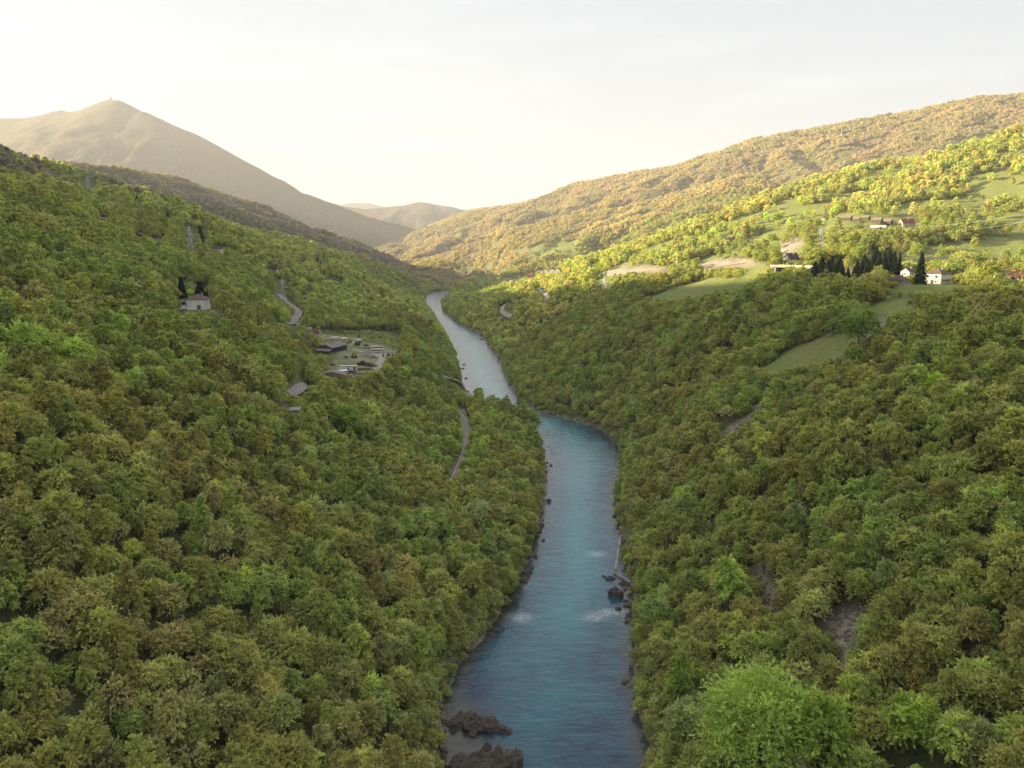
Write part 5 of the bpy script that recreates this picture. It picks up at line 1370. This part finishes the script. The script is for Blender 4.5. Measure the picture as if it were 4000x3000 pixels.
shore(1, [(2040, 1575), (2110, 1610), (2200, 1636), (2350, 1676), (2415, 1740)], 70, .5, 2.0, M_ROCKP, "pale rock along the outside of the right hand river bend", 'rocks along the river bend')
shore(1, [(2440, 2270), (2450, 2330), (2460, 2400), (2455, 2450)], 32, .3, 1.4, M_ROCK, "brown rock in the rubble below the broken wall on the right bank", 'rocks below the broken wall')
shore(1, [(2450, 2650), (2465, 2700), (2500, 2780), (2520, 2830)], 44, .25, .9, M_ROCKP, "pale stone on the gravel shore of the right bank", 'stones of the gravel shore')
shore(1, [(2400, 2000), (2430, 2110), (2436, 2150)], 18, .4, 1.2, M_ROCK, "brown rock beside the upper end of the broken wall", 'rocks at the upper end of the broken wall')
shore(1, [(1730, 1215), (1790, 1266), (1880, 1310), (1950, 1400)], 22, .8, 2.0, M_ROCK, "dark rock along the far right bank in shade", 'rocks on the far right bank')
for k, (px, py) in enumerate(((1820, 1478), (1808, 1440), (1812, 1425), (1880, 1326))):
    rock(px, py, 7, .9, 40 + k, ['dark flat rock, nearest of the rocks in the bright reach', 'dark rock tucked under the trees of the bright reach', 'dark rock against the left bank of the bright reach', 'single dark rock mid right in the far bright reach'][k], asp=.5)
# the broken concrete wall standing in the water
bw_ = root('broken_weir_wall', wz(2400, 2236), 0, 'broken L shaped concrete wall standing in the water by the right bank', 'wall')
o0 = wz(2400, 2236)
def piece(a, b, w_, h_, n_):
    a = wz(*a) - o0; b = wz(*b) - o0
    for i in range(n_):
        p0 = a.lerp(b, i / n_ + (.004 if i else 0)); p1 = a.lerp(b, (i + 1) / n_); d_ = (p1 - p0).normalized(); s_ = Vector((-d_.y, d_.x, 0)) * w_ / 2; h2_ = h_ + random.uniform(-.12, .12)
        MB().hexa([p0 - s_ - Vector((0, 0, 2)), p1 - s_ - Vector((0, 0, 2)), p1 + s_ - Vector((0, 0, 2)), p0 + s_ - Vector((0, 0, 2)), p0 - s_ + Vector((0, 0, h2_)), p1 - s_ + Vector((0, 0, h2_)), p1 + s_ + Vector((0, 0, h2_)), p0 + s_ + Vector((0, 0, h2_))]).put('wall_block', concrete if i % 3 else rawwall, bw_)
for k in np.linspace(0, 1, 8): q = wz(2425, 2095).lerp(wz(2404, 2228), k); clear(q, 4); q = wz(2404, 2240).lerp(wz(2462, 2278), k); clear(q, 4)
piece((2425, 2095), (2404, 2228), .9, .8, 9); piece((2400, 2240), (2462, 2278), 1.1, .9, 6)

# loose stones on the scree scars
def scree(poly, n_, d0, d1, label):
    P_ = np.array(poly, float); base = [rock_mesh(60 + k, 1, .8, .7, 1, .5, M_ROCKP) for k in range(3)]; rr = random.Random(n_); V_, F_, o_ = [], [], 0
    while n_ > 0:
        px, py = rr.uniform(P_[:, 0].min(), P_[:, 0].max()), rr.uniform(P_[:, 1].min(), P_[:, 1].max())
        if not inside(np.array([px]), np.array([py]), P_)[0]: continue
        q = at(px, py, d0, d1); s = .12 + .7 * rr.random() ** 3; b = base[n_ % 3]; n_ -= 1
        v = np.empty(len(b.vertices) * 3); b.vertices.foreach_get('co', v); v = v.reshape(-1, 3) * s + np.array(q)
        f = np.array([list(p_.vertices) for p_ in b.polygons]); V_.append(v); F_.append(f + o_); o_ += len(v)
    tag(link('scree', mesh_np('scree', np.concatenate(V_), np.concatenate(F_), M_ROCKP)), label, None, None, 'stuff')
scree(ROCKS[0][0], 420, 120, 400, 'loose pale stones on the bare scar of the right slope')
scree(ROCKS[1][0], 120, 120, 400, 'loose stones in the narrow gully left of the scar')
scree(ROCKS[2][0], 120, 200, 700, 'loose stones on the small bare slope of the right bank')
# ---------------------------------------------------------------- conifers, one by one
for i in range(3):
    leaf = spruce_geo(rs, 5200, .42, 15.0, [3.1, 2.6, 3.6][i])
    add_proto('spruce', leaf, tube([(0, 0, -1.5), (0, 0, 7), (0, 0, 14.6)], [.3, .2, .04], 6), M_NEEDLE)
def spruce(px, D, s, label, wide=1.0, py=None, var=0, tint=(.048, .064, .034), group='dark spruces'):
    q = atD(px, D) if py is None else G(px, py)
    _, cme, tme = PROTO['spruce'][var]
    r_ = link('spruce_tree', None, None, q - Vector((0, 0, .3)), px * 1.3); r_.scale = (s * wide, s * wide, s)
    tag(r_, label, 'spruce', group); c_ = link('crown', cme, r_); c_['tint'] = list(tint); link('trunk', tme, r_)
    CLEAR.append((q.x, q.y, 2.2 * s * wide + 1.2))
    D_ = q.y * CP - (q.z - CAM_H) * SP; w_ = 1.7 * s * wide / D_ * FPX; h_ = 13.6 * s / D_ * FPX; X_, Y_, _d = project(q.x, q.y, q.z)
    see_box(X_ - w_, Y_ - h_, X_ + w_, Y_ - h_ * .45, 8)
spruce(3592, 442, 1.22, 'tall dark spruce standing alone beside the white two storey house', 1.1, group='single spruces on the right plateau')
spruce(3510, 500, 1.0, 'slim dark spruce left of the tall one, behind the low stone house', .8, var=1, group='single spruces on the right plateau')
ROW = [(3180, 545, .95, 1.15), (3207, 560, 1.0, 1.25), (3232, 548, .9, 1.1), (3262, 535, .85, 1), (3285, 525, .8, 1), (3310, 515, .62, 1), (3335, 512, .66, .9), (3360, 508, .78, .95), (3385, 505, .84, .9),
       (3405, 512, .98, .8), (3428, 508, 1.0, .8), (3450, 500, 1.0, .8), (3470, 505, 1.02, .8), (3488, 498, .92, .8), (3345, 530, .8, .9), (3372, 528, .9, .9), (3418, 530, 1.0, .9), (3245, 570, 1.0, 1.0), (3275, 560, .95, 1)]
ORD = 'leftmost second third fourth fifth sixth seventh eighth ninth tenth eleventh twelfth thirteenth fourteenth fifteenth sixteenth seventeenth eighteenth nineteenth'.split()
for k, (px, D, s, w_) in enumerate(sorted(ROW)):
    spruce(px, D, s * 1.18, ('leftmost dark spruce in the dense row left of the white house' if k == 0 else ORD[k] + ' dark spruce from the left in the dense row left of the white house'), w_ * 1.45, var=k % 3, group='row of spruces on the right plateau')
for px, D, s, w_, lb_ in ((712, 440, .95, 1.3, 'narrow dark spruce behind the left end of the white house on the slope'), (785, 440, 1.05, 1.9, 'broad dark spruce rising behind the roof of the house on the left slope'), (812, 446, .85, 1.6, 'smaller dark spruce right of the broad one behind the left house')):
    spruce(px, D, s, lb_, w_, group='spruces behind the left house')
for k, (px, py, s, lb_) in enumerate(((784, 928, 1.0, 'dark spruce just right of the tall pylon head'), (793, 975, 1.0, 'slim dark spruce below the one beside the tall pylon'), (537, 806, .9, 'left one of two small dark spruces high on the left slope'),
                                (586, 800, .9, 'right one of two small dark spruces high on the left slope'), (658, 870, .8, 'small dark spruce above the bright white little house'), (933, 1040, .9, 'dark spruce below the pale house with hipped roof'),
                                (1240, 1036, .9, 'dark spruce beside the tiny skyline hut'), (1252, 1050, .8, 'small dark spruce just below the skyline hut'), (2636, 958, .9, 'dark spruce on the sunlit meadow edge'), (1012, 1320, .8, 'dark narrow spruce among trees left of the yard'))):
    spruce(px, 0, s, lb_, 1.15, py, k % 3, (.050, .066, .036), 'scattered spruces on the hillsides')

# ---------------------------------------------------------------- trees that stand out in the photograph
FEATURE = []
def feature(px, py, wpx, kind, label, giant=False, var=0, near_=120, far_=700):
    best = None
    for D in np.geomspace(near_, far_, 400):
        q = atD(px, D); s = wpx / FPX * D / (22.5 if giant else 9.6)
        hc = (12.0 if giant else 7.0) * s
        X_, Y_, _ = project(q.x, q.y, q.z + hc)
        if best is None or abs(Y_ - py) < best[0]: best = (abs(float(Y_) - py), q, s)
    _, q, s = best
    CLEAR.append((q.x, q.y, (7.5 if giant else 3.4) * s)); FEATURE.append((q, s, kind, label, giant, var))
feature(2960, 2830, 500, (.132, .160, .042), 'huge bright lime green leafy tree low on the right slope near the bottom', True)
feature(2840, 2330, 200, (.145, .168, .048), 'tall lime green tree standing proud left of the stony scar', var=3)
feature(3200, 2900, 300, (.110, .135, .030), 'mid green tree with pointed top just right of the huge lime tree', var=1)
feature(3560, 2830, 240, (.125, .150, .034), 'yellowish green tree at the bottom right, right of the two green ones', var=5)
feature(3350, 1270, 150, (.080, .100, .028), 'round dark green tree standing alone between the two meadows', var=2)
feature(3330, 1385, 80, (.100, .120, .030), 'small round tree below the lone round dark green tree', var=4)
feature(1860, 2010, 120, (.135, .145, .075), 'pale greyish willow on the left bank slope above the river', var=0)
feature(300, 1400, 170, (.135, .160, .040), 'pale yellowish green tree on the upper left slope, right of its twin', var=4)
feature(120, 1340, 190, (.130, .155, .045), 'pale green tree on the upper left slope near the left edge', var=2)
feature(3660, 1500, 110, (.150, .180, .032), 'small lime tree among darker trees below the right meadow', var=2)
feature(1360, 1640, 130, (.088, .112, .026), 'round dark green tree on the slope below the works yard', var=4)
feature(2650, 2700, 170, (.105, .130, .032), 'tall slim green tree beside the gravel shore on the right bank', var=6)
for k, (px, D, s) in enumerate(((1905, 700, 1.15), (1938, 672, 1.25), (1962, 650, 1.3), (1990, 632, 1.35), (2015, 618, 1.35), (2040, 606, 1.3), (2062, 596, 1.15), (2085, 588, .95), (1975, 668, 1.2), (2003, 645, 1.25), (2052, 612, 1.55), (2076, 603, 1.55), (2096, 596, 1.4))):
    q = atD(px - 14, D - 14)
    if river_dist(np.array([q.x]), np.array([q.y]))[0] < 0.5: q = atD(px - 34, D - 22)
    FEATURE.append((q, s, [(.112, .124, .038), (.100, .112, .036), (.118, .118, .05)][k % 3], ORD[k].capitalize() + ' tall tree from the bright reach end, on the wooded spur tip narrowing the river', False, k % 7))
for q, s, kind, lb_, gt, var in FEATURE:
    cme, tme = PROTO['giant' if gt else 'hi'][0 if gt else var][1:]
    r_ = link('broadleaf_tree', None, None, (q.x, q.y, q.z - .3), q.x * .7); r_.scale = (s, s, s); tag(r_, lb_, 'tree', 'trees standing out from the wood')
    c_ = link('crown', cme, r_); c_['tint'] = [2.1 * v for v in kind]; link('trunk', tme, r_)
plant(70, 340, 5.8, 0, sc0=0.96)
plant(340, 980, 6.3, 1, sc0=0.92)
plant(980, 2500, 9.0, 2, sc0=1.2)
underwood(90, 420, 4.4)
underwood(420, 900, 5.6)
underwood(900, 1500, 8.5)
plant(2500, 5200, 38.0, 3, top=30)
TX, TY, TZ, TS, TP, TK, TI = [np.concatenate(a) for a in zip(*TREES)]
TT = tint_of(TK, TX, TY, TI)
fm = TP == 3
q6 = fm & (TK != 9); TT[q6] = (0.5 * PALM[TK[q6]] / 2.5 + 0.5 * np.array([.146, .116, .066])) * 2.15 * (1 + 0.10 * fbm(TX[q6] / 300, TY[q6] / 300, 3))[:, None]
bare = ((TK == 4) | (TK == 7) | (TK == 9)) & (RNG.uniform(size=len(TX)) < 0.7)
small = (TS < 0.45) | (TP == 9)
TPB = TP == 9; TP = np.where(TPB, 1, TP)
POOLS = ['hi', 'hibare', 'hibush', 'mid', 'midbare', 'low', 'clump']
pool = np.select([(TP == 0) & small, TPB, (TP == 0) & bare, TP == 0, (TP == 1) & bare, TP == 1, TP == 2], [2, 2, 1, 0, 4, 3, 5], 6)
SCALE_POOL = np.where(pool == 2, TS * 2.0, TS)
PXT, PYT, DT = project(TX, TY, TZ + 6 * TS)
rot = np.stack([np.zeros(len(TX)), np.zeros(len(TX)), RNG.uniform(0, 6.28, len(TX))], 1)
# far clumps lean with the slope
c6 = pool == 6
e = 20.0
gx_ = (gz(TX + e, TY) - gz(TX - e, TY)) / (2 * e); gy_ = (gz(TX, TY + e) - gz(TX, TY - e)) / (2 * e)
rot[c6, 0] = np.arctan(gy_[c6]); rot[c6, 1] = -np.arctan(gx_[c6]); rot[c6, 2] = RNG.uniform(-0.4, 0.4, c6.sum())
TT[c6] *= 1.0
print('TREES', [(POOLS[i], int((pool == i).sum())) for i in range(7)])

# ---- the 300 largest in the picture stand one by one
inpic = (PXT > -60) & (PXT < 4060) & (PYT < 3060) & (PYT > 0) & (TP == 0)
size = np.where(inpic, SCALE_POOL * FPX * 9.2 / DT, 0)
solo = np.argsort(-size)[:300]
solo_m = np.zeros(len(TX), bool); solo_m[solo] = True
WORD = {'olive': 'olive green', 'green': 'mid green', 'lime': 'bright lime green', 'grey': 'greyish green', 'brown': 'brownish half leafed', 'dark': 'dark green', 'gold': 'golden', 'rust': 'rusty', 'umber': 'bare brown', 'fresh': 'fresh green'}
MARKS = [(1370, 1400, 'the works yard'), (770, 1190, 'the white house on the left slope'), (1815, 1740, 'the two rut track'), (1860, 2835, 'the long rock islet'), (2415, 2320, 'the big round boulder'),
         (2410, 2160, 'the broken wall'), (3300, 2480, 'the stony scar'), (2960, 2830, 'the huge lime tree'), (3350, 1270, 'the lone round dark tree'), (2350, 1690, 'the river bend'), (1860, 2010, 'the pale willow'),
         (200, 1370, 'the pale green twin trees'), (2840, 2330, 'the tall lime tree'), (2000, 2400, 'the left rapids'), (2490, 2740, 'the gravel shore'), (30, 2970, 'the bottom left corner'), (3970, 2970, 'the bottom right corner'),
         (1140, 1620, 'the tumbled stone hut'), (2080, 2240, 'the long rocky strip'), (3560, 2830, 'the yellowish tree at lower right'), (3140, 1400, 'the small shaded meadow'), (1360, 1640, 'the round tree below the yard'), (20, 2000, "the picture's left edge"), (3980, 1900, "the picture's right edge"), (1000, 2980, "the bottom edge's left quarter")]
def tree_label(k, px, py, x, y, z, kindp, s):
    shape = {0: 'leafy tree', 1: 'thin tree', 2: 'bush'}[kindp]
    big = 'large ' if s > 1.12 else ('small ' if s < 0.8 else '')
    mx_, my_, nm = min(MARKS, key=lambda q: math.hypot(px - q[0], py - q[1]))
    dx, dy = px - mx_, py - my_; d = math.hypot(dx, dy)
    v = '' if abs(dy) < 0.4 * abs(dx) else ('above' if dy < 0 else 'below'); h = '' if abs(dx) < 0.4 * abs(dy) else ('left' if dx < 0 else 'right')
    w = (v + ' ' + h).strip() + (' of' if h else '')
    far_ = 'just ' if d < 150 else ('' if d < 380 else 'well ')
    return f"{big}{WORD[KINDS_[k]]} {shape} {far_}{w} {nm}"
def solo_tree(x, y, z, s, rz, tint, pl, var, label, group):
    _, cme, tme = PROTO[pl][var]
    r_ = link('broadleaf_tree', None, None, (x, y, z - 0.3), rz); r_.scale = (s, s, s * 1.0)
    r_.empty_display_size = 1
    tag(r_, label, 'tree', group)
    c_ = link('crown', cme, r_); c_['tint'] = [float(t) for t in tint]
    if tme: link('trunk', tme, r_)
    return r_
for i in solo:
    pl = POOLS[pool[i]]
    solo_tree(TX[i], TY[i], TZ[i], SCALE_POOL[i], rot[i, 2], TT[i], pl, int(RNG.randint(len(PROTO[pl]))),
              tree_label(TK[i], PXT[i], PYT[i], TX[i], TY[i], TZ[i], int(pool[i]), TS[i]), 'broadleaved trees on the near slopes')

# ---- all the others: one wood, grown by geometry nodes on points
def grow(name, label, idx_, pools):
    me = bpy.data.meshes.new(name)
    me.vertices.add(len(idx_)); me.vertices.foreach_set('co', np.stack([TX[idx_], TY[idx_], TZ[idx_] - 0.3], 1).astype(np.float32).ravel())
    def attr(n_, t, d, prop='value'):
        a_ = me.attributes.new(n_, t, 'POINT'); a_.data.foreach_set(prop, d)
    attr('pool', 'INT', pool[idx_].astype(np.int32)); attr('size', 'FLOAT', SCALE_POOL[idx_].astype(np.float32))
    attr('turn', 'FLOAT_VECTOR', rot[idx_].astype(np.float32).ravel(), 'vector')
    attr('tint', 'FLOAT_VECTOR', TT[idx_].astype(np.float32).ravel(), 'vector')
    attr('pick', 'INT', RNG.randint(0, 1000, len(idx_)).astype(np.int32))
    o = link(name, me)
    g = bpy.data.node_groups.new(name, 'GeometryNodeTree')
    g.interface.new_socket('Geometry', in_out='INPUT', socket_type='NodeSocketGeometry'); g.interface.new_socket('Geometry', in_out='OUTPUT', socket_type='NodeSocketGeometry')
    gi = g.nodes.new('NodeGroupInput'); go = g.nodes.new('NodeGroupOutput'); J = g.nodes.new('GeometryNodeJoinGeometry')
    def A(n_, t):
        q = g.nodes.new('GeometryNodeInputNamedAttribute'); q.data_type = t; q.inputs['Name'].default_value = n_
        return [s for s in q.outputs if s.enabled and s.name == 'Attribute'][0]
    for p in pools:
        ip = g.nodes.new('GeometryNodeInstanceOnPoints'); jj = g.nodes.new('GeometryNodeJoinGeometry')
        for ob, _, _ in PROTO[POOLS[p]]:
            oi = g.nodes.new('GeometryNodeObjectInfo'); oi.inputs['Object'].default_value = ob; oi.inputs['As Instance'].default_value = True
            g.links.new(oi.outputs['Geometry'], jj.inputs[0])
        cmp_ = g.nodes.new('FunctionNodeCompare'); cmp_.data_type = 'INT'; cmp_.operation = 'EQUAL'
        ii = [s for s in cmp_.inputs if s.enabled and s.type == 'INT']
        g.links.new(A('pool', 'INT'), ii[0]); ii[1].default_value = p
        g.links.new(cmp_.outputs[0], ip.inputs['Selection'])
        g.links.new(gi.outputs[0], ip.inputs['Points']); g.links.new(jj.outputs[0], ip.inputs['Instance'])
        ip.inputs['Pick Instance'].default_value = True
        md = g.nodes.new('ShaderNodeMath'); md.operation = 'MODULO'; md.inputs[1].default_value = len(PROTO[POOLS[p]])
        g.links.new(A('pick', 'INT'), md.inputs[0]); g.links.new(md.outputs[0], ip.inputs['Instance Index'])
        g.links.new(A('turn', 'FLOAT_VECTOR'), ip.inputs['Rotation']); g.links.new(A('size', 'FLOAT'), ip.inputs['Scale'])
        g.links.new(ip.outputs[0], J.inputs[0])
    g.links.new(J.outputs[0], go.inputs[0])
    md_ = o.modifiers.new('grow', 'NODES'); md_.node_group = g
    return tag(o, label, None, None, 'stuff')
rest = np.where(~solo_m)[0]
farw = rest[TP[rest] == 3]; nearw = rest[TP[rest] != 3]
grow('woodland', 'dense spring woodland covering both slopes of the valley', nearw, range(6))
grow('distant_woods', 'far woods covering the distant hills as one mass', farw, [6])

# ---------------------------------------------------------------- the hazy air
def haze():
    m, nt, o = nodes('haze_air')
    v = nt.nodes.new('ShaderNodeVolumePrincipled')
    v.inputs['Color'].default_value = (0.92, 0.93, 0.95, 1)
    v.inputs['Density'].default_value = 0.000076
    v.inputs['Anisotropy'].default_value = 0.15
    nt.links.new(v.outputs[0], o.inputs['Volume'])
    x0, x1, y0, y1, z0, z1 = -11500, 11500, -1700, 17500, float(MZ.min()) - 1.0, float(MZ.max()) + 60
    Vb = [(x, y, z) for z in (z0, z1) for y in (y0, y1) for x in (x0, x1)]
    Fb = [(0, 2, 3, 1), (4, 5, 7, 6), (0, 1, 5, 4), (2, 6, 7, 3), (0, 4, 6, 2), (1, 3, 7, 5)]
    tag(link('haze', mesh_np('haze', Vb, Fb, m)), 'thin warm evening haze filling the valley', None, None, 'stuff')
haze()
